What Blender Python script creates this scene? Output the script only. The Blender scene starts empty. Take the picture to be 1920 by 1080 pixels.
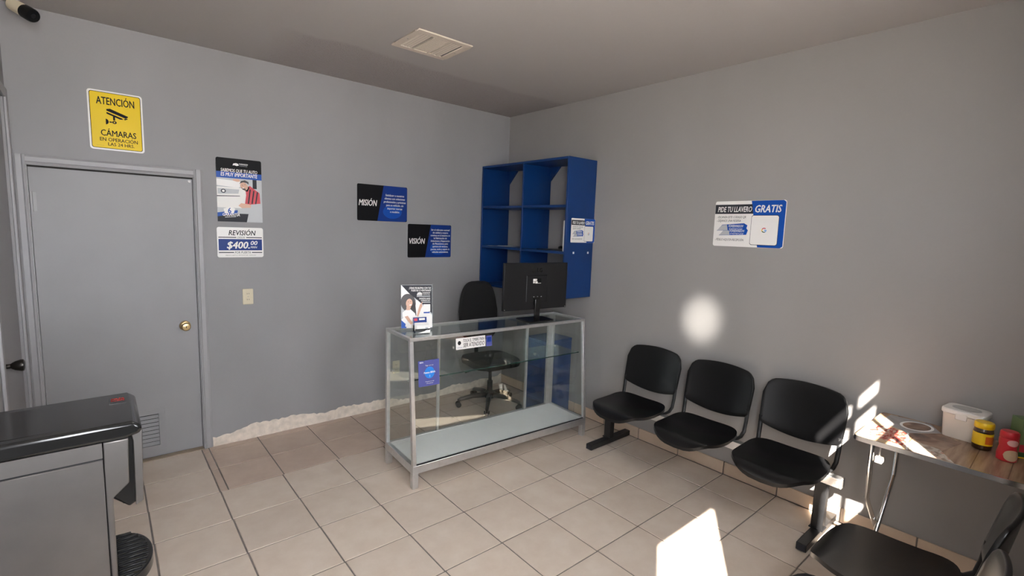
import bpy, bmesh, math, random
from mathutils import Vector, Matrix
random.seed(7)
R = math.radians
PI = math.pi
scene = bpy.context.scene
COL = scene.collection

# ------------------------------------------------------------------ camera, world, sun, exposure
H = 2.83                    # ceiling height
XL = -3.69                  # left wall plane
YF = -4.30                  # front wall plane (behind the camera)
CAM = Vector((-3.3322, -4.0289, 1.6789))
yaw, pitch, roll = R(40.4902), R(-6.8871), R(2.0661)
fw = Vector((math.sin(yaw)*math.cos(pitch), math.cos(yaw)*math.cos(pitch), math.sin(pitch)))
rt = Vector((math.cos(yaw), -math.sin(yaw), 0)); up = rt.cross(fw)
r2 = math.cos(roll)*rt + math.sin(roll)*up
u2 = -math.sin(roll)*rt + math.cos(roll)*up
cd = bpy.data.cameras.new('camera'); cam = bpy.data.objects.new('camera', cd); COL.objects.link(cam)
cam.matrix_world = Matrix(((r2.x, u2.x, -fw.x, CAM.x), (r2.y, u2.y, -fw.y, CAM.y), (r2.z, u2.z, -fw.z, CAM.z), (0, 0, 0, 1)))
cd.sensor_width = 36; cd.lens = 912.16/1920*36; cd.clip_start = 0.02
scene.camera = cam

w = bpy.data.worlds.new('sky'); scene.world = w; w.use_nodes = True
bg = w.node_tree.nodes['Background']; bg.inputs[0].default_value = (0.92, 0.945, 1.0, 1); bg.inputs[1].default_value = 11.3

sd = bpy.data.lights.new('sun', 'SUN'); sun = bpy.data.objects.new('sun', sd); COL.objects.link(sun)
sd.energy = 20.0; sd.angle = R(0.53); sd.color = (1.0, 0.93, 0.84)
sun.rotation_euler = Vector((1, 0.65, -1.02)).to_track_quat('-Z', 'Y').to_euler()
sun.location = (-6, -8, 6)

# added spot lamp outside, aimed in to make a soft bright spot on side wall
gd = bpy.data.lights.new('added_wall_spot', 'SPOT'); gl = bpy.data.objects.new('added_wall_spot', gd); COL.objects.link(gl)
gl.location = (-6.60, -6.33, 1.93); gl.scale = (.72, 1.0, 1); gd.energy = 2300; gd.spot_size = R(3.2); gd.spot_blend = 1.0; gd.shadow_soft_size = .05; gd.color = (1.0, .96, .88)
gl.rotation_euler = (Vector((0, -2.266, 1.071))-Vector(gl.location)).to_track_quat('-Z', 'Y').to_euler()

vs = scene.view_settings
vs.view_transform = 'Standard'; vs.look = 'None'; vs.exposure = 1.36; vs.gamma = 1.0; vs.use_curve_mapping = False
scene.cycles.max_bounces = 10; scene.cycles.diffuse_bounces = 6; scene.cycles.transparent_max_bounces = 24
scene.cycles.use_denoising = True
scene.cycles.sample_clamp_indirect = 8

# ------------------------------------------------------------------ materials
def srgb(r, g, b):
    f = lambda c: (c/255)/12.92 if c/255 <= .04045 else (((c/255)+.055)/1.055)**2.4
    return (f(r), f(g), f(b), 1)

MATS = {}
def mat(name, col, rough=.5, metal=0, var=0, vscale=6, bump=0, bscale=60, spec=.5, coat=0, emit=0, trans=0):
    if name in MATS: return MATS[name]
    m = bpy.data.materials.new(name); m.use_nodes = True
    nt = m.node_tree; b = nt.nodes['Principled BSDF']
    b.inputs['Base Color'].default_value = col; b.inputs['Roughness'].default_value = rough
    b.inputs['Metallic'].default_value = metal; b.inputs['Specular IOR Level'].default_value = spec
    b.inputs['Coat Weight'].default_value = coat
    b.inputs['Transmission Weight'].default_value = trans
    if emit:
        b.inputs['Emission Color'].default_value = col; b.inputs['Emission Strength'].default_value = emit
    tc = nt.nodes.new('ShaderNodeTexCoord')
    n = nt.nodes.new('ShaderNodeTexNoise'); n.inputs['Scale'].default_value = vscale; n.inputs['Detail'].default_value = 5
    nt.links.new(tc.outputs['Object'], n.inputs['Vector'])
    v = max(var, .015)
    mr = nt.nodes.new('ShaderNodeMapRange'); mr.inputs[1].default_value = .3; mr.inputs[2].default_value = .7
    mr.inputs[3].default_value = 1-v; mr.inputs[4].default_value = 1+v
    nt.links.new(n.outputs['Fac'], mr.inputs[0])
    mx = nt.nodes.new('ShaderNodeMix'); mx.data_type = 'RGBA'; mx.blend_type = 'MULTIPLY'; mx.inputs[0].default_value = 1
    mx.inputs[6].default_value = col
    nt.links.new(mr.outputs[0], mx.inputs[7]); nt.links.new(mx.outputs[2], b.inputs['Base Color'])
    if bump:
        n2 = nt.nodes.new('ShaderNodeTexNoise'); n2.inputs['Scale'].default_value = bscale; n2.inputs['Detail'].default_value = 6
        nt.links.new(tc.outputs['Object'], n2.inputs['Vector'])
        bp = nt.nodes.new('ShaderNodeBump'); bp.inputs['Strength'].default_value = bump; bp.inputs['Distance'].default_value = .01
        nt.links.new(n2.outputs['Fac'], bp.inputs['Height']); nt.links.new(bp.outputs[0], b.inputs['Normal'])
    MATS[name] = m
    return m

def glass_mat(name, tint=(.982, .993, .989, 1), k=.9, lo=.04):
    m = bpy.data.materials.new(name); m.use_nodes = True; nt = m.node_tree; nt.nodes.clear()
    o = nt.nodes.new('ShaderNodeOutputMaterial'); t = nt.nodes.new('ShaderNodeBsdfTransparent'); g = nt.nodes.new('ShaderNodeBsdfGlossy')
    t.inputs[0].default_value = tint; g.inputs['Roughness'].default_value = .02; g.inputs['Color'].default_value = (.9, .97, .95, 1)
    f = nt.nodes.new('ShaderNodeLayerWeight'); pw_ = nt.nodes.new('ShaderNodeMath'); pw_.operation = 'POWER'; pw_.inputs[1].default_value = 5
    nt.links.new(f.outputs['Facing'], pw_.inputs[0])
    mr = nt.nodes.new('ShaderNodeMapRange'); mr.inputs[3].default_value = lo; mr.inputs[4].default_value = k
    nt.links.new(pw_.outputs[0], mr.inputs[0])
    mx = nt.nodes.new('ShaderNodeMixShader')
    nt.links.new(mr.outputs[0], mx.inputs[0]); nt.links.new(t.outputs[0], mx.inputs[1]); nt.links.new(g.outputs[0], mx.inputs[2])
    nt.links.new(mx.outputs[0], o.inputs[0])
    return m

M = {}
def wall_paint(name, base, spots):
    """matt grey wall paint with cloudy roller marks and repainted patches"""
    m = bpy.data.materials.new(name); m.use_nodes = True; nt = m.node_tree; b = nt.nodes['Principled BSDF']
    b.inputs['Roughness'].default_value = .62; b.inputs['Specular IOR Level'].default_value = .28
    tc = nt.nodes.new('ShaderNodeTexCoord')
    mp = nt.nodes.new('ShaderNodeMapping'); mp.inputs['Scale'].default_value = (1, 1, .55)
    nt.links.new(tc.outputs['Object'], mp.inputs[0])
    n = nt.nodes.new('ShaderNodeTexNoise'); n.inputs['Scale'].default_value = 1.7; n.inputs['Detail'].default_value = 3; n.inputs['Roughness'].default_value = .45
    nt.links.new(mp.outputs[0], n.inputs['Vector'])
    mr = nt.nodes.new('ShaderNodeMapRange'); mr.inputs[1].default_value = .35; mr.inputs[2].default_value = .65; mr.inputs[3].default_value = 1-spots; mr.inputs[4].default_value = 1+spots
    nt.links.new(n.outputs['Fac'], mr.inputs[0])
    mx = nt.nodes.new('ShaderNodeMix'); mx.data_type = 'RGBA'; mx.blend_type = 'MULTIPLY'; mx.inputs[0].default_value = 1; mx.inputs[6].default_value = base
    nt.links.new(mr.outputs[0], mx.inputs[7]); nt.links.new(mx.outputs[2], b.inputs['Base Color'])
    n2 = nt.nodes.new('ShaderNodeTexNoise'); n2.inputs['Scale'].default_value = 9; n2.inputs['Detail'].default_value = 8
    nt.links.new(tc.outputs['Object'], n2.inputs['Vector'])
    bp = nt.nodes.new('ShaderNodeBump'); bp.inputs['Strength'].default_value = .25; bp.inputs['Distance'].default_value = .012
    nt.links.new(n2.outputs['Fac'], bp.inputs['Height']); nt.links.new(bp.outputs[0], b.inputs['Normal'])
    return m
WALLCOL = (.300, .295, .300, 1)
M['wall'] = wall_paint('grey_wall_paint', WALLCOL, .05)
M['wallB'] = wall_paint('grey_wall_paint_side', (.305, .292, .283, 1), .03)
def ceiling_mat():
    m = bpy.data.materials.new('ceiling_paint'); m.use_nodes = True; nt = m.node_tree; b = nt.nodes['Principled BSDF']
    b.inputs['Roughness'].default_value = .7; b.inputs['Specular IOR Level'].default_value = .25
    tc = nt.nodes.new('ShaderNodeTexCoord')
    sx = nt.nodes.new('ShaderNodeSeparateXYZ'); nt.links.new(tc.outputs['Object'], sx.inputs[0])
    # rough re-plastered strip along the back wall: y > -0.74 and x > -2.35, wavy edge
    nz = nt.nodes.new('ShaderNodeTexNoise'); nz.inputs['Scale'].default_value = 2.2; nt.links.new(tc.outputs['Object'], nz.inputs['Vector'])
    ad = nt.nodes.new('ShaderNodeMath'); ad.operation = 'MULTIPLY_ADD'; ad.inputs[1].default_value = .22; nt.links.new(nz.outputs['Fac'], ad.inputs[0]); nt.links.new(sx.outputs['Y'], ad.inputs[2])
    my = nt.nodes.new('ShaderNodeMapRange'); my.inputs[1].default_value = -.67; my.inputs[2].default_value = -.61; nt.links.new(ad.outputs[0], my.inputs[0])
    mxx = nt.nodes.new('ShaderNodeMapRange'); mxx.inputs[1].default_value = -2.45; mxx.inputs[2].default_value = -2.25; nt.links.new(sx.outputs['X'], mxx.inputs[0])
    mk = nt.nodes.new('ShaderNodeMath'); mk.operation = 'MULTIPLY'; nt.links.new(my.outputs[0], mk.inputs[0]); nt.links.new(mxx.outputs[0], mk.inputs[1])
    mx = nt.nodes.new('ShaderNodeMix'); mx.data_type = 'RGBA'; mx.inputs[6].default_value = (.42, .40, .388, 1); mx.inputs[7].default_value = (.375, .345, .335, 1)
    nt.links.new(mk.outputs[0], mx.inputs[0]); nt.links.new(mx.outputs[2], b.inputs['Base Color'])
    n2 = nt.nodes.new('ShaderNodeTexNoise'); n2.inputs['Scale'].default_value = 55; n2.inputs['Detail'].default_value = 5
    nt.links.new(tc.outputs['Object'], n2.inputs['Vector'])
    bp = nt.nodes.new('ShaderNodeBump'); bp.inputs['Distance'].default_value = .012
    ms = nt.nodes.new('ShaderNodeMath'); ms.operation = 'MULTIPLY_ADD'; ms.inputs[1].default_value = .94; ms.inputs[2].default_value = .06
    nt.links.new(mk.outputs[0], ms.inputs[0]); nt.links.new(ms.outputs[0], bp.inputs['Strength'])
    nt.links.new(n2.outputs['Fac'], bp.inputs['Height']); nt.links.new(bp.outputs[0], b.inputs['Normal'])
    return m
M['ceiling'] = ceiling_mat()
def tile_mat(name, a, b2):
    m = bpy.data.materials.new(name); m.use_nodes = True; nt = m.node_tree; b = nt.nodes['Principled BSDF']
    b.inputs['Roughness'].default_value = .33; b.inputs['Specular IOR Level'].default_value = .45
    tc = nt.nodes.new('ShaderNodeTexCoord'); oi = nt.nodes.new('ShaderNodeObjectInfo')
    ad = nt.nodes.new('ShaderNodeVectorMath'); ad.operation = 'ADD'
    sc_ = nt.nodes.new('ShaderNodeMath'); sc_.operation = 'MULTIPLY'; sc_.inputs[1].default_value = 37
    nt.links.new(oi.outputs['Random'], sc_.inputs[0]); nt.links.new(tc.outputs['Object'], ad.inputs[0]); nt.links.new(sc_.outputs[0], ad.inputs[1])
    n = nt.nodes.new('ShaderNodeTexNoise'); n.inputs['Scale'].default_value = 7; n.inputs['Detail'].default_value = 7; n.inputs['Roughness'].default_value = .6
    nt.links.new(ad.outputs[0], n.inputs['Vector'])
    cr = nt.nodes.new('ShaderNodeValToRGB'); cr.color_ramp.elements[0].position = .3; cr.color_ramp.elements[0].color = a; cr.color_ramp.elements[1].position = .7; cr.color_ramp.elements[1].color = b2
    nt.links.new(n.outputs['Fac'], cr.inputs[0])
    mr = nt.nodes.new('ShaderNodeMapRange'); mr.inputs[3].default_value = .95; mr.inputs[4].default_value = 1.05; nt.links.new(oi.outputs['Random'], mr.inputs[0])
    mx = nt.nodes.new('ShaderNodeMix'); mx.data_type = 'RGBA'; mx.blend_type = 'MULTIPLY'; mx.inputs[0].default_value = 1
    nt.links.new(cr.outputs[0], mx.inputs[6]); nt.links.new(mr.outputs[0], mx.inputs[7]); nt.links.new(mx.outputs[2], b.inputs['Base Color'])
    return m
M['tile'] = tile_mat('beige_ceramic', (.58, .475, .385, 1), (.655, .56, .47, 1))
M['tile_pink'] = tile_mat('pinkish_ceramic', (.47, .355, .28, 1), (.55, .435, .35, 1))
M['tile_base'] = tile_mat('baseboard_ceramic', (.58, .44, .32, 1), (.64, .50, .38, 1))
M['grout'] = mat('grout', (.19, .165, .145, 1), .9, var=.2, vscale=20)
M['plaster'] = mat('bare_plaster', (.74, .65, .56, 1), .9, var=.14, vscale=22, bump=.6, bscale=45)
M['door'] = mat('grey_door_paint', (.285, .28, .285, 1), .5, var=.04, vscale=3)
M['frame'] = mat('grey_frame_paint', (.33, .325, .33, 1), .45, var=.03)
M['dark'] = mat('dark_gap', (.02, .018, .017, 1), .9)
M['brass'] = mat('worn_brass', (.62, .46, .24, 1), .3, 1, var=.12, vscale=40)
M['bronze'] = mat('dark_bronze', (.05, .045, .04, 1), .28, .8)
M['ivory'] = mat('ivory_plastic', (.68, .60, .44, 1), .4)
M['cream'] = mat('cream_enamel', (.66, .58, .49, 1), .5)
M['white'] = mat('white_print', (.80, .78, .75, 1), .35)
M['whitep'] = mat('white_plastic', (.76, .74, .70, 1), .4)
M['black'] = mat('black_print', (.007, .007, .008, 1), .5, spec=.12)
M['yellow'] = mat('yellow_sign', (.80, .56, .001, 1), .4, spec=.25)
M['blue'] = mat('blue_print', (.006, .07, .36, 1), .35, spec=.25)
M['navy'] = mat('navy_print', (.008, .035, .20, 1), .3, spec=.25)
M['lblue'] = mat('light_blue_print', (.10, .35, .75, 1), .35)
M['shelfblue'] = mat('blue_paint', (.0006, .032, .145, 1), .45, var=.06, bump=.08, bscale=30)
M['alu'] = mat('brushed_aluminium', (.66, .66, .66, 1), .38, .85, var=.06, vscale=30)
M['chrome'] = mat('chrome', (.80, .80, .80, 1), .16, 1)
M['steel'] = mat('stainless_steel', (.42, .405, .39, 1), .42, .7, var=.06, vscale=14)
M['dsteel'] = mat('smoked_stainless_steel', (.19, .18, .172, 1), .34, .85, var=.08, vscale=9)
M['glass'] = glass_mat('clear_glass')
M['acrylic'] = glass_mat('clear_acrylic', (.97, .98, .98, 1), .8, .05)
M['jarglass'] = glass_mat('jar_glass', (.75, .62, .5, 1), .9, .06)
M['panel'] = mat('white_laminate', (.80, .82, .81, 1), .35, var=.03)
M['blackpl'] = mat('black_plastic', (.006, .006, .0065, 1), .30, var=.1, vscale=8, bump=.03, bscale=200, spec=.4)
M['brownpl'] = mat('dark_brown_plastic', (.030, .022, .022, 1), .38, var=.1)
M['blackgl'] = mat('gloss_black_plastic', (.010, .010, .010, 1), .14)
M['blackmet'] = mat('black_metal', (.016, .016, .017, 1), .42, .2, var=.2, vscale=20)
M['fabric'] = mat('black_fabric', (.012, .012, .013, 1), .9, bump=.3, bscale=300)
M['screenback'] = mat('monitor_back', (.011, .011, .012, 1), .42, spec=.3)
M['red'] = mat('red_plastic', (.58, .02, .03, 1), .35)
M['redp'] = mat('red_print', (.55, .03, .05, 1), .4)
M['green'] = mat('green_carton', (.16, .24, .10, 1), .5, var=.1)
M['dgreen'] = mat('dark_green_print', (.03, .10, .03, 1), .5)
M['yellowpl'] = mat('yellow_plastic', (.85, .55, .01, 1), .35)
M['coffee'] = mat('coffee_granules', (.05, .022, .012, 1), .8, var=.4, vscale=120)
M['skin'] = mat('skin_print', (.62, .36, .25, 1), .4)
M['hair'] = mat('hair_print', (.025, .016, .014, 1), .4)
M['greyp'] = mat('grey_print', (.45, .46, .47, 1), .35)
M['dgreyp'] = mat('dark_grey_print', (.032, .033, .040, 1), .45, spec=.15)
M['purple'] = mat('violet_card', (.075, .085, .30, 1), .5)
M['paper'] = mat('paper', (.70, .68, .66, 1), .7)
M['orange'] = mat('orange_print', (.65, .14, .02, 1), .4)
M['tan'] = mat('tan_print', (.62, .45, .28, 1), .45)
M['lamp'] = mat('lamp_diffuser', (1, .97, .92, 1), .5, emit=9)

def planks_mat():
    m = bpy.data.materials.new('printed_wood_planks'); m.use_nodes = True; nt = m.node_tree; b = nt.nodes['Principled BSDF']
    b.inputs['Roughness'].default_value = .24
    tc = nt.nodes.new('ShaderNodeTexCoord'); mp = nt.nodes.new('ShaderNodeMapping'); mp.inputs['Scale'].default_value = (1.2, 14, 1)
    nt.links.new(tc.outputs['Object'], mp.inputs[0])
    n = nt.nodes.new('ShaderNodeTexNoise'); n.inputs['Scale'].default_value = 2.5; n.inputs['Detail'].default_value = 6; nt.links.new(mp.outputs[0], n.inputs['Vector'])
    cr = nt.nodes.new('ShaderNodeValToRGB'); cr.color_ramp.elements[0].position = .3; cr.color_ramp.elements[0].color = (.20, .115, .07, 1); cr.color_ramp.elements[1].position = .72; cr.color_ramp.elements[1].color = (.46, .31, .20, 1)
    nt.links.new(n.outputs['Fac'], cr.inputs[0])
    sx = nt.nodes.new('ShaderNodeSeparateXYZ'); nt.links.new(tc.outputs['Object'], sx.inputs[0])
    mo = nt.nodes.new('ShaderNodeMath'); mo.operation = 'WRAP'; mo.inputs[1].default_value = .115; mo.inputs[2].default_value = 0; nt.links.new(sx.outputs['Y'], mo.inputs[0])
    lt = nt.nodes.new('ShaderNodeMath'); lt.operation = 'LESS_THAN'; lt.inputs[1].default_value = .004; nt.links.new(mo.outputs[0], lt.inputs[0])
    mx = nt.nodes.new('ShaderNodeMix'); mx.data_type = 'RGBA'; mx.inputs[7].default_value = (.17, .10, .065, 1)
    nt.links.new(lt.outputs[0], mx.inputs[0]); nt.links.new(cr.outputs[0], mx.inputs[6]); nt.links.new(mx.outputs[2], b.inputs['Base Color'])
    return m
M['planks'] = planks_mat()
def food_mat(name, cols, scale, stretch=(1, 1, 1)):
    m = bpy.data.materials.new(name); m.use_nodes = True; nt = m.node_tree; b = nt.nodes['Principled BSDF']; b.inputs['Roughness'].default_value = .22
    tc = nt.nodes.new('ShaderNodeTexCoord'); mp = nt.nodes.new('ShaderNodeMapping'); mp.inputs['Scale'].default_value = stretch; mp.inputs['Rotation'].default_value = (0, 0, .5)
    nt.links.new(tc.outputs['Object'], mp.inputs[0])
    n = nt.nodes.new('ShaderNodeTexNoise'); n.inputs['Scale'].default_value = scale; n.inputs['Detail'].default_value = 3; n.inputs['Distortion'].default_value = 1.2
    nt.links.new(mp.outputs[0], n.inputs['Vector'])
    cr = nt.nodes.new('ShaderNodeValToRGB'); e = cr.color_ramp.elements
    e[0].position = .32; e[0].color = cols[0]; e[1].position = .68; e[1].color = cols[-1]
    for i, c in enumerate(cols[1:-1]):
        x = e.new(.32 + .36*(i+1)/(len(cols)-1)); x.color = c
    nt.links.new(n.outputs['Fac'], cr.inputs[0]); nt.links.new(cr.outputs[0], b.inputs['Base Color'])
    return m
M['meat'] = food_mat('printed_sausages', [(.28, .03, .03, 1), (.45, .07, .05, 1), (.62, .30, .22, 1), (.72, .58, .45, 1)], 16, (1, 2.6, 1))
M['board'] = food_mat('printed_cutting_board', [(.55, .36, .2, 1), (.65, .46, .28, 1)], 8)
M['pan'] = food_mat('printed_pan', [(.12, .08, .06, 1), (.25, .15, .10, 1), (.42, .28, .2, 1)], 9)
M['greydish'] = food_mat('printed_grey_table', [(.33, .31, .30, 1), (.45, .43, .42, 1)], 6)
M['salad'] = food_mat('printed_vegetables', [(.16, .11, .09, 1), (.34, .26, .2, 1), (.6, .52, .42, 1), (.5, .2, .12, 1)], 14)

# ------------------------------------------------------------------ mesh builder
class MB:
    def __init__(s): s.v = []; s.f = []
    def add(s, vs, fs):
        o = len(s.v); s.v += [tuple(p) for p in vs]; s.f += [tuple(i+o for i in f) for f in fs]; return s
    def box(s, x0, x1, y0, y1, z0, z1):
        x0, x1 = min(x0, x1), max(x0, x1); y0, y1 = min(y0, y1), max(y0, y1); z0, z1 = min(z0, z1), max(z0, z1)
        v = [(x0, y0, z0), (x1, y0, z0), (x1, y1, z0), (x0, y1, z0), (x0, y0, z1), (x1, y0, z1), (x1, y1, z1), (x0, y1, z1)]
        return s.add(v, [(0, 3, 2, 1), (4, 5, 6, 7), (0, 1, 5, 4), (1, 2, 6, 5), (2, 3, 7, 6), (3, 0, 4, 7)])
    def hexa(s, lo, hi):     # two quads, matching order (ccw seen from above)
        n = len(lo)
        return s.add(list(lo)+list(hi), [tuple(range(n-1, -1, -1)), tuple(range(n, 2*n))] + [(i, (i+1) % n, (i+1) % n+n, i+n) for i in range(n)])
    def prism(s, pts, axis, a, b):   # 2-D outline (ccw) extruded along an axis
        f = {'x': lambda p, t: (t, p[0], p[1]), 'y': lambda p, t: (p[0], t, p[1]), 'z': lambda p, t: (p[0], p[1], t)}[axis]
        return s.hexa([f(p, a) for p in pts], [f(p, b) for p in pts])
    def bar(s, p, q, wx, wy, upv=(0, 0, 1)):
        p = Vector(p); q = Vector(q); d = (q-p).normalized(); upv = Vector(upv)
        if abs(d.dot(upv)) > .98: upv = Vector((0, 1, 0))
        a = d.cross(upv).normalized(); c = a.cross(d)
        lo = [p+a*wx/2*i+c*wy/2*j for i, j in ((-1, -1), (1, -1), (1, 1), (-1, 1))]
        hi = [v+(q-p) for v in lo]
        return s.hexa(lo, hi)
    def tube(s, pts, r, n=10, ry=None, caps=True):
        pts = [Vector(p) for p in pts]; rings = []; prev = None
        for i, p in enumerate(pts):
            d = (pts[min(i+1, len(pts)-1)]-pts[max(i-1, 0)]).normalized()
            if prev is None:
                a = d.cross(Vector((0, 0, 1)))
                if a.length < .1: a = d.cross(Vector((0, 1, 0)))
            else: a = prev - d*prev.dot(d)
            a.normalize(); prev = a; c = d.cross(a)
            rr = r[i] if isinstance(r, (list, tuple)) else r
            rings.append([p+a*rr*math.cos(2*PI*k/n)+c*(ry or rr)*math.sin(2*PI*k/n) for k in range(n)])
        o = len(s.v)
        for g in rings: s.v += [tuple(x) for x in g]
        for i in range(len(rings)-1):
            for k in range(n):
                s.f.append((o+i*n+k, o+i*n+(k+1) % n, o+(i+1)*n+(k+1) % n, o+(i+1)*n+k))
        if caps:
            s.f.append(tuple(o+k for k in range(n-1, -1, -1))); s.f.append(tuple(o+(len(rings)-1)*n+k for k in range(n)))
        return s
    def lathe(s, prof, c=(0, 0, 0), n=24, axis='z', sx=1, sy=1):
        o = len(s.v)
        for r, z in prof:
            for k in range(n):
                a = 2*PI*k/n; x, y = r*math.cos(a)*sx, r*math.sin(a)*sy
                p = (x, y, z) if axis == 'z' else ((z, x, y) if axis == 'x' else (y, z, x))
                s.v.append((c[0]+p[0], c[1]+p[1], c[2]+p[2]))
        m = len(prof)
        for i in range(m-1):
            for k in range(n): s.f.append((o+i*n+k, o+i*n+(k+1) % n, o+(i+1)*n+(k+1) % n, o+(i+1)*n+k))
        s.f.append(tuple(o+k for k in range(n-1, -1, -1))); s.f.append(tuple(o+(m-1)*n+k for k in range(n)))
        return s
    def grid(s, fn, nu, nv):
        o = len(s.v)
        for j in range(nv+1):
            for i in range(nu+1): s.v.append(tuple(fn(i/nu, j/nv)))
        for j in range(nv):
            for i in range(nu):
                a = o+j*(nu+1)+i; s.f.append((a, a+1, a+nu+2, a+nu+1))
        return s

def tag(o, label=None, cat=None, group=None, kind=None):
    if label: o['label'] = label
    if cat: o['category'] = cat
    if group: o['group'] = group
    if kind: o['kind'] = kind
    return o
def obj(name, mb, m, parent=None, smooth=False, bevel=0, solid=0, segs=2, loc=None, rot=None, subsurf=0):
    me = bpy.data.meshes.new(name); me.from_pydata(mb.v, [], mb.f); me.validate(); me.update()
    b = bmesh.new(); b.from_mesh(me); bmesh.ops.remove_doubles(b, verts=b.verts, dist=1e-6)
    if not solid: bmesh.ops.recalc_face_normals(b, faces=b.faces)
    b.to_mesh(me); b.free()
    me.materials.append(m)
    if smooth:
        for p in me.polygons: p.use_smooth = True
        if smooth == 'auto': me.set_sharp_from_angle(angle=R(35))
    o = bpy.data.objects.new(name, me); COL.objects.link(o)
    if parent: o.parent = parent
    if loc: o.location = loc
    if rot: o.rotation_euler = rot
    if solid:
        d = o.modifiers.new('thickness', 'SOLIDIFY'); d.thickness = solid; d.offset = -1
    if subsurf:
        d = o.modifiers.new('smooth', 'SUBSURF'); d.levels = subsurf; d.render_levels = subsurf
    if bevel:
        d = o.modifiers.new('bevel', 'BEVEL'); d.width = bevel; d.segments = segs; d.limit_method = 'ANGLE'; d.angle_limit = R(40)
        for p in me.polygons: p.use_smooth = True
        me.set_sharp_from_angle(angle=R(40))
    return o
def empty(name, loc, rz=0, label=None, cat=None, group=None, kind=None):
    o = bpy.data.objects.new(name, None); COL.objects.link(o); o.location = loc; o.rotation_euler = (0, 0, rz); o.empty_display_size = .1
    return tag(o, label, cat, group, kind)
def copy_tree(o, parent=None):
    c = o.copy(); COL.objects.link(c); c.parent = parent
    for ch in list(o.children): copy_tree(ch, c)
    return c
def rrect(w_, h_, r, n=4, cx=0, cy=0):
    out = []
    for sx, sy, a0 in ((1, 1, 0), (-1, 1, 90), (-1, -1, 180), (1, -1, 270)):
        for k in range(n+1):
            a = R(a0+90*k/n); out.append((cx+sx*(w_/2-r)+r*math.cos(a), cy+sy*(h_/2-r)+r*math.sin(a)))
    return out
# flat print on a board: local X right, Y up, Z out of the face
def flat(name, pts, z, m, parent, t=.0004):
    return obj(name, MB().prism(pts, 'z', z-t, z), m, parent)
def quad(x0, y0, x1, y1): return [(x0, y0), (x1, y0), (x1, y1), (x0, y1)]
def ell(cx, cy, a, b, n=20, rot=0, a0=0, a1=360):
    k = n if a1-a0 >= 360 else n+1
    return [(cx+a*math.cos(R(a0+(a1-a0)*i/n))*math.cos(rot)-b*math.sin(R(a0+(a1-a0)*i/n))*math.sin(rot),
             cy+a*math.cos(R(a0+(a1-a0)*i/n))*math.sin(rot)+b*math.sin(R(a0+(a1-a0)*i/n))*math.cos(rot)) for i in range(k)]
def text(s_, parent, m, x, y, w_=None, h_=.02, z=.002, shear=0, bold=0, align='C', name='lettering'):
    """one line of lettering, bounding box scaled to width w_ and cap height h_, centred (or left) at x, baseline y"""
    c = bpy.data.curves.new('t', 'FONT'); c.body = s_; c.size = 1; c.shear = shear; c.resolution_u = 2; c.fill_mode = 'FRONT'
    t = bpy.data.objects.new('t', c); COL.objects.link(t)
    dg = bpy.context.evaluated_depsgraph_get(); dg.update()
    me = bpy.data.meshes.new_from_object(t.evaluated_get(dg))
    COL.objects.unlink(t); bpy.data.objects.remove(t); bpy.data.curves.remove(c)
    vv = [tuple(v.co) for v in me.vertices]; ff = [tuple(p.vertices) for p in me.polygons]; bpy.data.meshes.remove(me)
    if not vv: return None
    if bold:                                  # heavier strokes: side-stepped copies of the outline
        V, F, k = [], [], len(vv)
        for q, (dx, dy) in enumerate(((-bold, 0), (0, 0), (bold, 0), (0, bold*.6), (0, -bold*.6))):
            V += [(x+dx, y+dy, .00012*q) for x, y, _ in vv]; F += [tuple(i+q*k for i in f) for f in ff]
        vv, ff = V, F
    xs = [v[0] for v in vv]
    cap = .695
    sy = h_/cap; sx = (w_/(max(xs)-min(xs))) if w_ else sy*.72
    ox = -(max(xs)+min(xs))/2 if align == 'C' else -min(xs)
    me = bpy.data.meshes.new(name); me.from_pydata([((a+ox)*sx, b*sy, c_) for a, b, c_ in vv], [], ff); me.materials.append(m)
    o = bpy.data.objects.new(name, me); COL.objects.link(o); o.parent = parent; o.location = (x, y, z)
    return o

# ------------------------------------------------------------------ floor
T = .36; GX, GY = -1.7495, -1.0898; GROT = -.0061
fl = obj('floor', MB().box(XL-.1, .1, YF-.1, .1, -.12, -.004), M['grout']); tag(fl, 'beige ceramic tiled floor of the waiting room', None, None, 'structure')
TILE_MESH = {}
def tile(cx, cy, sx, sy, m, rz=GROT, h=0):
    g = .0082
    key = (round(sx, 3), round(sy, 3), m.name)
    if key not in TILE_MESH:
        a, b_ = sx/2-g/2, sy/2-g/2; e = .0022
        mb = MB().hexa([(-a, -b_, -.010), (a, -b_, -.010), (a, b_, -.010), (-a, b_, -.010)], [(-a, -b_, -.0015), (a, -b_, -.0015), (a, b_, -.0015), (-a, b_, -.0015)])
        mb.v = mb.v; mb.f.pop(1)
        o = len(mb.v); mb.v += [(-a+e, -b_+e, 0), (a-e, -b_+e, 0), (a-e, b_-e, 0), (-a+e, b_-e, 0)]
        mb.f += [(4, 5, o+1, o), (5, 6, o+2, o+1), (6, 7, o+3, o+2), (7, 4, o, o+3), (o, o+1, o+2, o+3)]
        me = bpy.data.meshes.new('tile'); me.from_pydata(mb.v, [], mb.f); me.materials.append(m); TILE_MESH[key] = me
    o = bpy.data.objects.new('tile', TILE_MESH[key]); COL.objects.link(o); o.parent = fl
    o.location = (cx, cy, h); o.rotation_euler = (random.uniform(-.0012, .0012), random.uniform(-.0012, .0012), rz)
SEAM = -2.83; STRIP = GY+T       # edges of the re-tiled strip along the back wall
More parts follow.
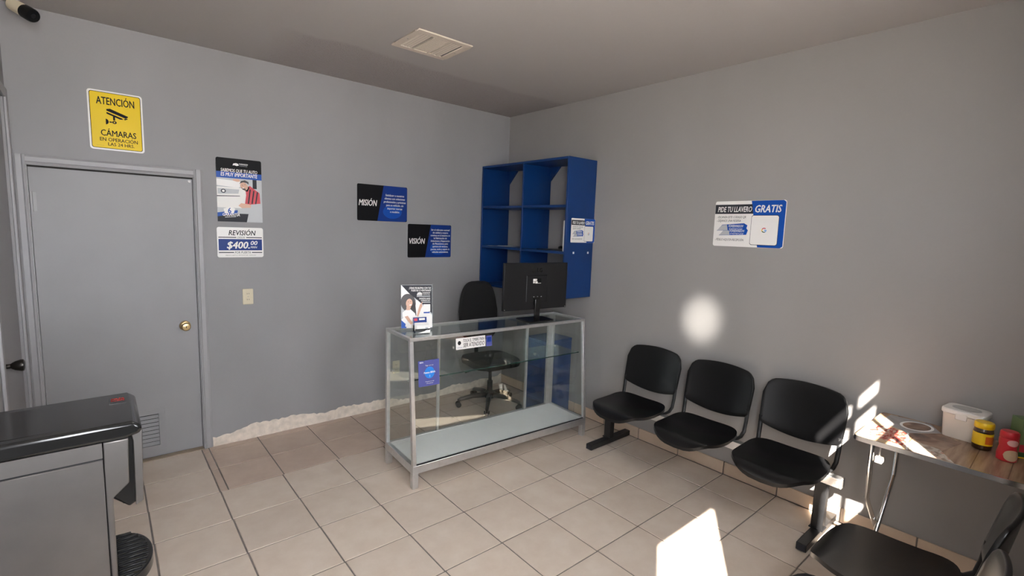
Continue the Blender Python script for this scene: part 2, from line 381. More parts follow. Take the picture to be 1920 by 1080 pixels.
for i in range(-6, 6):
    for j in range(-4, 10):
        x0, x1 = max(GX+i*T, XL+.003), min(GX+(i+1)*T, -.013); y1, y0 = GY-(j-1)*T, GY-j*T
        y1 = min(y1, -.003); y0 = max(y0, YF)
        if x1-x0 < .04 or y1-y0 < .03: continue
        if y0 > STRIP-.1:
            x1 = min(x1, SEAM)
            if x1-x0 < .04: continue
        cx, cy = (x0+x1)/2, (y0+y1)/2
        tile(cx, cy, x1-x0, y1-y0, M['tile'], GROT if x1 < -.1 and x0 > XL+.1 else 0)
for (y0, y1) in ((STRIP, STRIP+.33), (STRIP+.33, STRIP+.65), (STRIP+.65, -.003)):
    xs = [SEAM+.045] + [GX+.035+k*T-.012*max(0, -k) for k in range(-2, 6)]
    for a, b_ in zip(xs[:-1], xs[1:]):
        b_ = min(b_, -.013)
        if b_-a > .03: tile((a+b_)/2, (y0+y1)/2, b_-a, y1-y0, M['tile_pink'], 0)
    tile(SEAM+.0225, (y0+y1)/2, .045, y1-y0, M['tile_pink'], 0)

# ------------------------------------------------------------------ walls and ceiling
def struct(name, mb, m, label, bevel=0): return tag(obj(name, mb, m, bevel=bevel), label, None, None, 'structure')
DX0, DX1, DZ1 = -3.63, -2.81, 1.955          # back door slab opening
wb = MB().prism([(XL-.12, -.1), (DX0-.004, -.1), (DX0-.004, DZ1+.004), (DX1+.004, DZ1+.004), (DX1+.004, -.1), (.12, -.1), (.12, H), (XL-.12, H)], 'y', 0, .14)
struct('wall_back', wb, M['wall'], 'grey painted back wall with door and notices')
struct('wall_right', MB().box(0, .12, YF-.1, .14, -.1, H), M['wallB'], 'plain grey side wall behind the waiting bench')
LD0, LD1, LDZ = -.94, -.10, 2.30
wl = MB()
wl.box(XL-.12, XL, LD1, .14, -.1, H); wl.box(XL-.12, XL, YF-.1, LD0, -.1, H); wl.box(XL-.12, XL, LD0, LD1, LDZ, H)
struct('wall_left', wl, M['wall'], 'grey wall behind the water dispenser')
struct('ceiling', MB().box(XL-.12, .12, YF-.14, .14, H, H+.12), M['ceiling'], 'smooth grey ceiling with rough replastered strip')
# front wall with a doorway and a barred window
FT = .03                                  # thin shopfront partition
D2a, D2b, P1a, P1b = -3.62, -2.95, -2.00, -1.463
DT, PT, PB = 2.54, 2.44, 1.62
wf = MB()
for a, b_ in ((XL-.12, D2a), (D2b, P1a), (P1b, .12)): wf.box(a, b_, YF-FT, YF, -.1, H)
wf.box(D2a, D2b, YF-FT, YF, DT, H); wf.box(D2a, D2b, YF-FT, YF, -.1, 1.05); wf.box(P1a, P1b, YF-FT, YF, PT, H); wf.box(P1a, P1b, YF-FT, YF, -.1, PB)
struct('wall_front', wf, M['wallB'], 'front wall with two tall window openings')
wn = empty('window_1', ((P1a+P1b)/2, YF-FT/2, PB)); tag(wn, 'window with iron security bars in front wall', None, None, 'structure')
wd = P1b-P1a
for z in (.40, .69): obj('bar', MB().box(-wd/2, wd/2, -.012, .012, z-.02, z+.02), M['blackmet'], wn)
for x in (.10,): obj('bar', MB().box(x-.011, x+.011, -.012, .012, 0, PT-PB), M['blackmet'], wn)
struct('pavement', MB().box(-16, 8, -18, YF-FT, -.25, -.12), mat('sunlit_concrete', (.74, .68, .61, 1), .9, var=.1), 'pale concrete pavement outside the front wall')
# bare plaster strip at the foot of the back wall
n = 120; lo = []; hi = []
xs = [DX1+.055 + (-.01-(DX1+.055))*k/n for k in range(n+1)]
mbp = MB()
hts = [.078 + .024*math.sin(x*2.6+.9) + .012*math.sin(x*7.3) + .008*math.sin(x*17) + random.uniform(-.007, .007) for x in xs]
th = [.006+random.uniform(0, .007) for _ in xs]
for k, x in enumerate(xs): mbp.v += [(x, 0, 0), (x, -th[k]-.004, 0), (x, -th[k], hts[k]*.55+random.uniform(-.01, .01)), (x, -.002, hts[k]), (x, 0, hts[k])]
for k in range(n):
    for q in range(4): mbp.f.append((k*5+q, (k+1)*5+q, (k+1)*5+q+1, k*5+q+1))
tag(obj('baseboard_back', mbp, M['plaster']), 'strip of bare crumbling white plaster along the foot of the wall', None, None, 'structure')
# tiled baseboard on the right wall
bb = obj('baseboard_right', MB().box(-.003, 0, YF, 0, 0, .088), M['grout']); tag(bb, 'row of ceramic skirting tiles under the bench', None, None, 'structure')
edges = [0] + [GY-j*T for j in range(-2, 9)] + [YF]
for a, b_ in zip(edges[:-1], edges[1:]):
    if a-b_ > .05: obj('tile', MB().box(-.013, -.003, b_+.004, a-.004, .002, .090), M['tile_base'], bb, bevel=.002, segs=1)

# ------------------------------------------------------------------ back door
d1 = empty('door_1', ((DX0+DX1)/2, 0, 0)); tag(d1, 'grey flush door with brass knob and louvred grille', None, None, 'structure')
hw = (DX1-DX0)/2
GRx0, GRx1, GRz0, GRz1 = -.11, .150, .092, .318      # grille opening in the slab (local x)
sl = MB()
sl.box(-hw+.006, GRx0, .018, .058, .012, DZ1-.012); sl.box(GRx1, hw-.006, .018, .058, .012, DZ1-.012)
sl.box(GRx0, GRx1, .018, .058, .012, GRz0); sl.box(GRx0, GRx1, .018, .058, GRz1, DZ1-.012)
slab = obj('slab', sl, M['door'], d1)
for k in range(8):
    z = GRz0+.014+k*.0275
    obj('slat', MB().hexa([(GRx0, .017, z-.010), (GRx1, .017, z-.010), (GRx1, .020, z-.011), (GRx0, .020, z-.011)], [(GRx0, .034, z+.008), (GRx1, .034, z+.008), (GRx1, .037, z+.007), (GRx0, .037, z+.007)]), M['frame'], d1)
gf = MB(); e = .035
gf.box(GRx0-e, GRx1+e, .0155, .018, GRz0-e, GRz0); gf.box(GRx0-e, GRx1+e, .0155, .018, GRz1, GRz1+e); gf.box(GRx0-e, GRx0, .0155, .018, GRz0, GRz1); gf.box(GRx1, GRx1+e, .0155, .018, GRz0, GRz1)
obj('grille_frame', gf, M['door'], d1, bevel=.001, segs=1)
obj('grille_back', MB().box(GRx0, GRx1, .05, .056, GRz0, GRz1), M['dark'], d1)
obj('rear_panel', MB().box(-hw, hw, .10, .138, 0, DZ1), M['dark'], d1)
for s in (-1, 1):      # jamb, casing
    obj('jamb', MB().box(s*hw, s*(hw-.004), -.002, .10, 0, DZ1), M['frame'], d1)
    obj('casing', MB().prism([(0, 0), (.052, 0), (.052, -.010), (.040, -.016), (.016, -.016), (.010, -.022), (0, -.018)], 'z', 0, DZ1+.052), M['frame'], d1, loc=(s*hw, 0, 0), rot=(0, 0, 0)).scale = (s, 1, 1)
obj('casing', MB().prism([(0, 0), (-.018, 0), (-.022, .010), (-.016, .016), (-.016, .040), (-.010, .052), (0, .052)], 'x', -hw, hw), M['frame'], d1, loc=(0, 0, DZ1))
obj('jamb', MB().box(-hw, hw, -.002, .10, DZ1-.004, DZ1), M['frame'], d1)
obj('door_stop', MB().box(-hw, hw, .004, .016, DZ1-.014, DZ1-.004), M['dark'], d1)
hg = obj('hinge', MB().lathe([(.007, 1.68), (.007, 1.80)], (-hw+.012, .010, 0), 10), M['frame'], d1)
obj('hinge_leaf', MB().box(-hw+.014, -hw+.034, .015, .0175, 1.685, 1.795), M['frame'], hg)
hg = obj('hinge', MB().lathe([(.007, .22), (.007, .34)], (-hw+.012, .010, 0), 10), M['frame'], d1)
kx, kz = -2.893+3.22, .923
kn = obj('knob', MB().lathe([(.008, .0), (.012, -.028), (.019, -.034), (.027, -.044), (.028, -.056), (.022, -.064), (.012, -.066)][::-1], (kx, .016, kz), 24, 'y'), M['brass'], d1, smooth='auto')
obj('rosette', MB().lathe([(.034, .018), (.034, .012), (.026, .006), (.010, .004)][::-1], (kx, 0, kz), 24, 'y'), M['brass'], kn, smooth='auto')
obj('keyhole', MB().box(kx-.002, kx+.002, -.0512, -.0502, kz-.007, kz+.007), M['dark'], kn)
obj('screw', MB().lathe([(.008, .018), (.008, .010)][::-1], (hw-.022, 0, DZ1-.030), 12, 'y'), M['steel'], d1)
obj('threshold', MB().box(-hw, hw, -.02, .10, -.004, .006), mat('dusty_threshold', (.30, .24, .18, 1), .9, var=.2), d1)

# ------------------------------------------------------------------ left door
d2 = empty('door_2', (XL, (LD0+LD1)/2, 0)); tag(d2, 'plain grey door with dark knob beside the water dispenser', None, None, 'structure')
lw = (LD1-LD0)/2
obj('slab', MB().box(-.055, -.012, -lw+.006, lw-.006, .012, LDZ-.01), M['door'], d2, bevel=.002, segs=1)
obj('rear_panel', MB().box(-.12, -.09, -lw, lw, 0, LDZ), M['dark'], d2)
for s in (-1, 1): obj('casing', MB().box(0, .014, s*lw, s*(lw+.05), 0, LDZ+.05), M['frame'], d2, bevel=.004)
obj('casing', MB().box(0, .014, -lw, lw, LDZ, LDZ+.05), M['frame'], d2, bevel=.004)
ky = -.865-(LD0+LD1)/2
kn = obj('knob', MB().lathe([(.011, -.012), (.011, .020), (.016, .026), (.022, .036), (.028, .056), (.027, .064), (.018, .068)], (0, ky, .965), 24, 'x'), M['bronze'], d2, smooth='auto')
obj('rosette', MB().lathe([(.033, -.013), (.033, -.008), (.024, -.003), (.012, 0)], (0, ky, .965), 24, 'x'), M['bronze'], kn, smooth='auto')

# ------------------------------------------------------------------ outlets
def outlet(name, x, z, label):
    o = tag(obj(name, MB().prism(rrect(.072, .118, .006), 'y', -.006, 0), M['ivory'], bevel=.002), label, 'outlet', None)
    o.location = (x, 0, z)
    for s in (-1, 1):
        r_ = obj('receptacle', MB().prism(ell(0, s*.022, .017, .016, 16), 'y', -.0085, -.005), M['ivory'], o)
        for q in (-.006, .006): obj('slot', MB().box(q-.0012, q+.0012, -.0092, -.0084, s*.022-.004, s*.022+.005), M['dark'], r_)
    obj('screw', MB().lathe([(.003, -.0075), (.003, -.005)], (0, 0, 0), 10, 'y'), M['steel'], o)
    return o
outlet('wall_outlet', -2.494, 1.107, 'ivory double wall outlet below the price notice')
outlet('wall_outlet', -1.276, .37, 'ivory double wall outlet low down behind the display case')

# ------------------------------------------------------------------ ceiling fittings
vent = empty('ceiling_vent', (-1.64, -1.175, H)); tag(vent, 'cream metal air vent with louvre slats in ceiling', 'air vent')
vx, vy = .195, .180
fr = MB()
for a, b_, c_, d_ in ((-vx, vx, -vy, -vy+.045), (-vx, vx, vy-.045, vy), (-vx, -vx+.045, -vy+.045, vy-.045), (vx-.045, vx, -vy+.045, vy-.045)): fr.box(a, b_, c_, d_, -.009, 0)
obj('frame', fr, M['cream'], vent, bevel=.004, segs=1)
obj('duct', MB().box(-vx+.045, vx-.045, -vy+.045, vy-.045, -.0012, -.0002), M['dark'], vent)
ix, iy = vx-.045, vy-.045
def slat(x0, x1, y0, y1, along, sg=1):
    if along == 'y':
        xa, xb = (x0, x0+.011) if sg > 0 else (x0+.011, x0)
        mb = MB().hexa([(xa, y0, -.008), (xb, y0, -.004), (xb, y1, -.004), (xa, y1, -.008)], [(xa, y0, -.0072), (xb, y0, -.0032), (xb, y1, -.0032), (xa, y1, -.0072)])
    else:
        mb = MB().hexa([(x0, y0, -.005), (x1, y0, -.005), (x1, y0+.011, -.007), (x0, y0+.011, -.007)], [(x0, y0, -.0042), (x1, y0, -.0042), (x1, y0+.011, -.0062), (x0, y0+.011, -.0062)])
    obj('slat', mb, M['cream'], vent)
for k in range(4): slat(-ix+.004+k*.0185, 0, -iy, iy, 'y', -1)
for k in range(5): slat(ix-.105+k*.0195, 0, -iy, iy, 'y', -1)
for k in range(14): slat(-ix+.085, ix-.110, -iy+.002+k*.0190, 0, 'x')
for a in (-ix+.082, ix-.110): obj('divider', MB().box(a, a+.003, -iy, iy, -.013, -.001), M['cream'], vent)
for a in (-1, 1): obj('screw', MB().lathe([(.004, -.011), (.004, -.008)], (a*(vx-.022), 0, 0), 8), M['steel'], vent)

lamp = empty('ceiling_lamp', (-2.14, -1.98, H)); tag(lamp, 'round white ceiling lamp with glowing diffuser', 'lamp')
obj('base', MB().lathe([(.16, -.03), (.165, -.02), (.165, 0)], (0, 0, 0), 40), M['whitep'], lamp, smooth='auto')
obj('diffuser', MB().lathe([(.02, -.075), (.07, -.070), (.12, -.055), (.145, -.035), (.15, -.028)], (0, 0, 0), 40), M['lamp'], lamp, smooth=True)

cc = empty('security_camera', (-3.60, -.20, H)); tag(cc, 'white bullet security camera with black lens hood hanging from ceiling', 'camera')
obj('mount', MB().lathe([(.016, -.035), (.030, -.012), (.034, 0)], (0, 0, 0), 20), M['whitep'], cc, smooth='auto')
obj('arm', MB().tube([(0, 0, -.02), (.004, -.006, -.05), (.014, -.018, -.065)], .009, 10), M['whitep'], cc, smooth=True)
ax = Vector((.55, -.62, -.42)).normalized(); c0 = Vector((-.02, .03, -.052))
obj('body', MB().tube([c0, c0+ax*.008, c0+ax*.105, c0+ax*.11], [.022, .032, .034, .031], 24), M['ivory'], cc, smooth='auto')
hd = obj('lens_hood', MB().tube([c0+ax*.090, c0+ax*.094, c0+ax*.140, c0+ax*.147], [.030, .036, .036, .032], 24), M['blackgl'], cc, smooth='auto')
obj('lens', MB().tube([c0+ax*.146, c0+ax*.149], [.012, .010], 16), M['screenback'], hd)

# ------------------------------------------------------------------ signs
def board(name, wall, a, z, w_, h_, m, label, r=.012, t=.004, tilt=0):
    """rounded notice board; a = x on the back wall or y on the right wall, of its centre"""
    o = obj(name, MB().prism(rrect(w_, h_, r), 'z', 0, t), m)
    if wall == 'A': o.location = (a, 0, z); o.rotation_euler = (R(90), tilt, 0)
    else: o.location = (0, a, z); o.rotation_euler = (R(90), tilt, R(-90))
    return tag(o, label, 'sign')
# yellow camera notice
s = board('warning_sign', 'A', -3.205, 2.258, .268, .356, M['white'], 'yellow and white surveillance warning sign above the grey door', .016)
flat('border', rrect(.250, .338, .012), .0046, M['black'], s); flat('field', rrect(.244, .332, .010), .0052, M['yellow'], s)
text('ATENCIÓN', s, M['black'], 0, .096, .186, .044, .0056, 0, .02)
text('CÁMARAS', s, M['black'], .008, -.092, .174, .036, .0056, 0, .015)
text('EN OPERACIÓN', s, M['black'], .008, -.124, .186, .021, .0056, 0, .012)
text('LAS 24 HRS.', s, M['black'], .018, -.150, .130, .019, .0056, 0, .012)
q = .0056
flat('icon_hood', [(-.046, .060), (.046, .026), (.058, .034), (.058, .040), (-.028, .074), (-.046, .070)], q, M['black'], s)
flat('icon_body', [(-.046, .053), (.030, .024), (.034, .018), (.020, .016), (-.046, .042)], q, M['black'], s)
flat('icon_lens', [(.036, .022), (.052, .028), (.058, .024), (.042, .016)], q, M['black'], s)
flat('icon_arm', quad(-.016, .006, -.006, .030), q, M['black'], s)
flat('icon_joint', ell(-.010, -.006, .011, .009), q, M['black'], s); flat('icon_pivot', ell(-.010, -.006, .004, .0035), q+.0005, M['yellow'], s)
flat('icon_link', quad(-.034, -.010, -.022, -.003), q, M['black'], s)
flat('icon_plate', ell(-.052, -.006, .014, .017, 12, 0, -90, 90), q, M['black'], s)
text('_______', s, M['black'], -.085, -.152, .036, .006, q)

# poster with man leaning on a car
s = board('wall_poster', 'A', -2.527, 1.885, .292, .450, M['greyp'], 'tall poster of a man hugging a pale car with guarantee text', .012)
z = .0046
flat('print_header', rrect(.292, .110, .012, cy=.170), z, M['black'], s)
flat('print_stripe', quad(-.146, .085, .146, .128), z+.0004, M['blue'], s)
text('SABEMOS QUE TU AUTO', s, M['white'], 0, .128, .236, .023, z+.001, .15, .02)
text('ES MUY IMPORTANTE', s, M['white'], 0, .098, .236, .025, z+.001, .15, .02)
flat('logo_car', [(-.042, .176), (-.036, .190), (-.020, .194), (-.006, .190), (-.002, .178), (-.016, .174), (-.030, .178)], z+.001, M['white'], s)
text('POWERWINDOW', s, M['white'], .028, .183, .058, .011, z+.001, .2, .02)
text('DEFENSE', s, M['greyp'], .028, .174, .05, .005, z+.001)
flat('print_background', quad(-.146, -.225, .146, .085), z-.0002, M['greyp'], s)
flat('print_wall_stripe', quad(.085, .02, .112, .085), z+.0002, M['dgreyp'], s)
flat('print_car_hood', [(-.146, .030), (-.010, .020), (.030, .045), (.020, .066), (-.146, .075)], z+.0004, M['white'], s)
flat('print_car_nose', [(-.146, -.125), (.010, -.125), (.050, -.060), (.040, .010), (-.010, .022), (-.146, .020)], z+.0006, M['whitep'], s)
flat('print_headlamp', [(-.140, -.030), (-.010, -.022), (-.004, .008), (-.140, .010)], z+.001, M['greyp'], s)
flat('print_headlamp_ring', ell(-.105, -.008, .016, .014), z+.0014, M['dgreyp'], s); flat('print_headlamp_bulb', ell(-.105, -.008, .009, .008), z+.0018, M['white'], s)
flat('print_gap', [(-.146, -.048), (.000, -.040), (.000, -.036), (-.146, -.042)], z+.001, M['dgreyp'], s)
flat('print_shirt', [(.036, .020), (.066, .040), (.100, .014), (.130, -.010), (.134, -.085), (.070, -.095), (.030, -.100), (.040, -.030)], z+.001, M['redp'], s)
for k in range(3): flat('print_shirt_check', [(.050+.024*k, -.090), (.058+.024*k, -.090), (.072+.024*k, .012-.008*k), (.064+.024*k, .016-.008*k)], z+.0014, M['dgreyp'], s)
flat('print_collar', [(.028, .004), (.050, -.004), (.064, .026), (.054, .034)], z+.0014, M['black'], s)
flat('print_face', ell(.028, .034, .024, .030, 20, .5), z+.0018, M['skin'], s)
flat('print_hair', [(-.002, .048), (.008, .070), (.034, .078), (.058, .066), (.058, .048), (.046, .058), (.024, .062), (.008, .056)], z+.0022, M['hair'], s)
flat('print_beard', [(.008, .026), (.020, .008), (.040, .008), (.036, .018), (.022, .018)], z+.0022, M['hair'], s)
flat('print_smile', ell(.022, .021, .007, .003, 10, .3), z+.0026, M['white'], s)
for x_, y_ in ((.018, .040), (.034, .046)): flat('print_eye', ell(x_, y_, .003, .002, 8), z+.0026, M['hair'], s)
flat('print_hand', [(-.046, .070), (-.040, .080), (-.004, .082), (.004, .066), (-.016, .062)], z+.0022, M['skin'], s)
flat('print_arm', [(-.012, -.108), (.006, -.088), (.070, -.096), (.070, -.118), (.010, -.124)], z+.0014, M['skin'], s)
flat('print_bumper', quad(-.146, -.225, .146, -.165), z+.0003, M['dgreyp'], s)
flat('print_floor', [(.040, -.225), (.146, -.225), (.146, -.120), (.060, -.130)], z+.0012, M['greyp'], s)
flat('print_tag_stripe', [(-.146, -.190), (-.018, -.165), (-.018, -.140), (-.146, -.162)], z+.0016, M['blue'], s)
flat('print_badge', [(-.108, -.134), (-.070, -.118), (-.034, -.130), (-.044, -.164), (-.100, -.166)], z+.002, M['white'], s)
text('6', s, M['blue'], -.070, -.164, .022, .038, z+.0026, 0, .03)
text('GARANTÍA', s, M['white'], -.060, -.184, .110, .021, z+.0026, .15, .02)
flat('print_rule', [(-.100, -.192), (-.030, -.186), (-.030, -.189), (-.100, -.195)], z+.0024, M['white'], s)

# price notice
s = board('price_sign', 'A', -2.531, 1.511, .302, .218, M['white'], 'white and blue price notice reading 400 below the tall poster', .014)
text('REVISIÓN', s, M['black'], .012, .052, .178, .036, .0046, .2, .015)
text('DESDE', s, M['black'], .004, .030, .050, .013, .0046, .2)
for a, b_ in ((-.142, -.028), (.036, .142)): flat('print_rule', quad(a, .033, b_, .039), .0046, M['dgreyp'], s)
flat('print_band', quad(-.142, -.058, .142, .024), .0046, M['navy'], s)
text('$400.', s, M['white'], -.016, -.044, .150, .050, .0054, .2, .028)
text('00', s, M['white'], .088, -.018, .046, .030, .0054, .2, .02)
text('MXN', s, M['white'], .086, -.042, .044, .014, .0054, .2, .02)
text('POR PUERTA', s, M['black'], .012, -.082, .104, .017, .0046, .2)
for a, b_ in ((-.142, -.046), (.072, .142)): flat('print_rule', quad(a, -.077, b_, -.071), .0046, M['dgreyp'], s)
text('PRECIO SUJETO A REVISIÓN DEL VEHÍCULO', s, M['dgreyp'], .0, -.097, .200, .006, .0046)

def statement(x, z, title, lines, label, lh, tw):
    s = board('statement_sign', 'A', x, z, .466, .308, M['black'], label, .012)
    flat('print_blue', [(-.052, -.153)] + [(.215, -.153), (.232, -.140), (.232, .140), (.215, .153)] + [(.006, .153)], .0046, M['navy'], s)
    flat('print_blue_glow', ell(.090, -.070, .09, .06, 24), .0050, M['blue'], s)
    text(title, s, M['white'], -.138, -.026, .166, .050, .0054, .2, .022)
    y = lh*(len(lines)-1)/2-.006
    for l, w_ in lines:
        text(l, s, M['white'], .112, y, w_, lh*.62, .0058, .1, .015); y -= lh
statement(-1.413, 1.862, 'MISIÓN', [('Satisfacer a nuestros', .180), ('clientes con soluciones', .196), ('profesionales y prácticas', .212), ('para su vehículo, sin', .166), ('importar marcas', .144), ('o modelos.', .092)], 'black and blue notice headed MISIÓN on the back wall', .0285, .2)
statement(-.935, 1.540, 'VISIÓN', [('Ser el referente nacional', .206), ('de calidad y mejora', .170), ('continua en la industria de', .216), ('la Fabricación de', .146), ('Soluciones y Reparación', .212), ('de Mecanismos para', .172), ('apertura de ventanas,', .172), ('puertas, techo y cajuela de', .210), ('vehículos automotores.', .180)], 'black and blue notice headed VISIÓN on the back wall', .0262, .2)

def keychain_art(s, k=1.0, z=.0046, W=.466, HH=.308):
    X = lambda v: v*W; Y = lambda v: v*HH
    flat('print_blue', [(X(.16), Y(-.497)), (X(.462), Y(-.497)), (X(.494), Y(-.46)), (X(.494), Y(.46)), (X(.462), Y(.497)), (X(.03), Y(.497)), (X(.065), Y(.22)), (X(.10), Y(-.1))], z, M['blue'], s)
    flat('print_black', [(X(-.497), Y(.22)), (X(.065), Y(.22)), (X(.045), Y(.425)), (X(-.497), Y(.425))], z+.0003, M['dgreyp'], s)
    text('PIDE TU LLAVERO', s, M['white'], X(-.205), Y(.262), X(.50), Y(.115), z+.0008, .2, .02)
    text('GRATIS', s, M['white'], X(.268), Y(.250), X(.36), Y(.15), z+.0008, .2, .028)
    text('› ESCANEA ESTE CÓDIGO QR', s, M['black'], X(-.462), Y(.125), X(.43), Y(.05), z+.0008, .2, 0, 'L')
    text('› DÉJANOS UNA RESEÑA', s, M['black'], X(-.462), Y(.045), X(.36), Y(.05), z+.0008, .2, 0, 'L')
    text('› PÍDELO AQUÍ EN RECEPCIÓN', s, M['black'], X(-.470), Y(-.375), X(.43), Y(.05), z+.0008, .2, 0, 'L')
    for dx, dy, q in ((.035, -.105, 0), (0, 0, .001)):
        flat('print_keychain', [(X(-.45+dx), Y(-.155+dy)), (X(-.02+dx*.3), Y(-.13+dy)), (X(-.0+dx*.3), Y(-.03+dy)), (X(-.05+dx), Y(.015+dy)), (X(-.37+dx), Y(-.02+dy))], z+.0006+q, M['blue'], s)
        flat('print_keychain_car', [(X(-.45+dx), Y(-.15+dy)), (X(-.37+dx), Y(-.03+dy)), (X(-.30+dx), Y(-.02+dy)), (X(-.285+dx), Y(-.14+dy))], z+.0010+q, M['greyp'], s)
        text('POWERWINDOW', s, M['white'], X(-.165+dx*.6), Y(-.075+dy), X(.22), Y(.055), z+.0012+q, .2, .02)
        text('DEFENSE', s, M['white'], X(-.165+dx*.6), Y(-.125+dy), X(.20), Y(.03), z+.0012+q, .2)
    flat('print_box_edge', rrect(X(.376), Y(.64), X(.03), 4, X(.234), Y(-.13)), z+.0006, M['dgreyp'], s)
    flat('print_box', rrect(X(.366), Y(.62), X(.028), 4, X(.234), Y(-.13)), z+.0010, M['white'], s)
    # round multicolour letter in the middle of the blank box
    cx, cy, r0, r1 = X(.234), Y(-.13), X(.034), X(.022)
    for a0, a1, m_ in ((45, 150, 'redp'), (150, 205, 'yellowpl'), (205, 300, 'dgreen'), (300, 360, 'lblue')):
        pts = [(cx+r0*math.cos(R(a0+(a1-a0)*i/6)), cy+r0*math.sin(R(a0+(a1-a0)*i/6))) for i in range(7)] + [(cx+r1*math.cos(R(a1-(a1-a0)*i/6)), cy+r1*math.sin(R(a1-(a1-a0)*i/6))) for i in range(7)]
        flat('print_letter', pts, z+.0014, M[m_], s)
    flat('print_letter', quad(cx, cy-r0*.18, cx+r0, cy+r0*.18), z+.0015, M['lblue'], s)
s = board('offer_sign', 'B', -2.538, 1.770, .466, .308, M['white'], 'blue and white free keychain sign on the plain grey wall', .014, tilt=R(-.4))
keychain_art(s)

# ------------------------------------------------------------------ blue wall shelf
SX, SY, SZ0, SZ1 = -.352, -1.205, 1.105, 2.292
su = empty('wall_shelf', (SX/2, SY/2-.01, SZ0)); tag(su, 'blue painted open wooden shelf unit hung in room corner', 'shelf')
t = .020; y0l, y1l = SY/2+.01, -SY/2-.0; xl, xr = SX/2, -SX/2-.002; hh = SZ1-SZ0
yA = -SY/2+.01-.015; yB = SY/2+.01
obj('side_panel', MB().box(xl, xr, yB, yB+t, 0, hh), M['shelfblue'], su, bevel=.002, segs=1)
obj('side_panel', MB().box(xl, xr, yA-t, yA, 0, hh), M['shelfblue'], su, bevel=.002, segs=1)
obj('top_panel', MB().box(xl, xr, yB+t, yA-t, hh-t, hh), M['shelfblue'], su, bevel=.002, segs=1)
obj('bottom_panel', MB().box(xl, xr, yB+t, yA-t, 0, t), M['shelfblue'], su, bevel=.002, segs=1)
ym = -.635-(SY/2-.01)
ym = ym
obj('divider', MB().box(xl+.004, xr, ym-t/2, ym+t/2, t, hh-t), M['shelfblue'], su, bevel=.002, segs=1)
for zz in (1.497, 1.888):
    for a, b_ in ((yB+t, ym-t/2), (ym+t/2, yA-t)):
        obj('shelf_board', MB().box(xl+.004, xr, a, b_, zz-SZ0-.012, zz-SZ0+.010), M['shelfblue'], su, bevel=.002, segs=1)
obj('bracket', MB().prism([(yA-t, hh-t), (yA-t-.0, hh-t-.13), (yA-t-.13, hh-t)][::-1], 'x', xr-.02, xr), M['shelfblue'], su)
obj('bracket', MB().prism([(ym-t/2, hh-t), (ym-t/2, hh-t-.13), (ym-t/2-.13, hh-t)][::-1], 'x', xr-.02, xr), M['shelfblue'], su)
obj('bracket', MB().box(xr-.02, xr, yB+t, yB+t+.10, hh-t-.05, hh-t), M['shelfblue'], su)
for xx in (-.249, -.064): obj('cover_cap', MB().box(xx-SX/2-.009, xx-SX/2+.009, yB-.002, yB, 1.498-SZ0-.009, 1.498-SZ0+.009), M['white'], su)
s2 = tag(obj('offer_sign', MB().prism(rrect(.302, .204, .006), 'z', 0, .003), M['white']), 'small free keychain sign stuck on the blue shelf side', 'sign')
s2.location = (-.156, SY-.0125, 1.688); s2.rotation_euler = (R(90), 0, 0)
keychain_art(s2, z=.0036, W=.302, HH=.204)
# things on the shelf
pp = tag(obj('paper_sheet', MB().grid(lambda u, v: (.20*u, .26*v, .003+.006*math.sin(u*3)*math.sin(v*5)), 6, 6), M['paper'], solid=.001), 'loose white sheet lying on the blue shelf', 'paper'); pp.location = (-.29, -.40, 1.5075); pp.rotation_euler = (0, 0, .3)
pp = tag(obj('document_folder', MB().box(0, .20, 0, .30, 0, .006), M['dgreyp'], bevel=.001, segs=1), 'flat dark folder lying on the blue shelf beside the divider', 'folder'); pp.location = (-.32, -1.12, 1.508)
pp = tag(obj('pen_case', MB().tube([(0, 0, 0), (.02, .05, .012), (.05, .10, .004), (.09, .14, .0)], [.006, .012, .012, .006], 10), M['black'], smooth=True), 'small crumpled black pouch on top of the dark folder', 'pouch'); pp.location = (-.24, -1.08, 1.5265)
pp = tag(obj('ring_binder', MB().box(0, .24, 0, .030, 0, .26), M['whitep'], bevel=.002, segs=1), 'pale upright binder standing against the shelf side', 'binder'); pp.location = (-.335, -1.184, 1.5075)

# ------------------------------------------------------------------ glass display case
CL, CD0, CD1, CH, ZR, ZB = 1.554, .45, .385, .974, .153, .099
CTH = -.057
case = empty('display_case', (-1.850, -.967, 0), CTH); tag(case, 'aluminium framed glass display counter with sloping front', 'display case')
pw = .026
for (x, y) in ((0, 0), (CL-.04, 0), (0, -CD0+.04), (CL-.04, -CD0+.04)):
    obj('foot', MB().box(x, x+.04, y-.04, y, 0, ZB), M['alu'], case, bevel=.002, segs=1)
for x in (0, CL-pw):      # corner posts
    obj('post', MB().box(x, x+pw, -pw, 0, ZR, CH-.022), M['alu'], case, bevel=.002, segs=1)
    obj('post', MB().hexa([(x, -CD0, ZR), (x+pw, -CD0, ZR), (x+pw, -CD0+pw, ZR), (x, -CD0+pw, ZR)], [(x, -CD1, CH-.022), (x+pw, -CD1, CH-.022), (x+pw, -CD1+pw, CH-.022), (x, -CD1+pw, CH-.022)]), M['alu'], case, bevel=.002, segs=1)
for y0, y1, n_ in ((-.03, 0, 'base_rail'), (-CD0, -CD0+.03, 'base_rail')): obj(n_, MB().box(0, CL, y0, y1, ZB, ZR), M['alu'], case, bevel=.002, segs=1)
for x in (0, CL-.03): obj('base_rail', MB().box(x, x+.03, -CD0+.03, -.03, ZB, ZR), M['alu'], case, bevel=.002, segs=1)
for y0, y1 in ((-.022, 0), (-CD1, -CD1+.022)): obj('top_rail', MB().box(0, CL, y0, y1, CH-.022, CH), M['alu'], case, bevel=.002, segs=1)
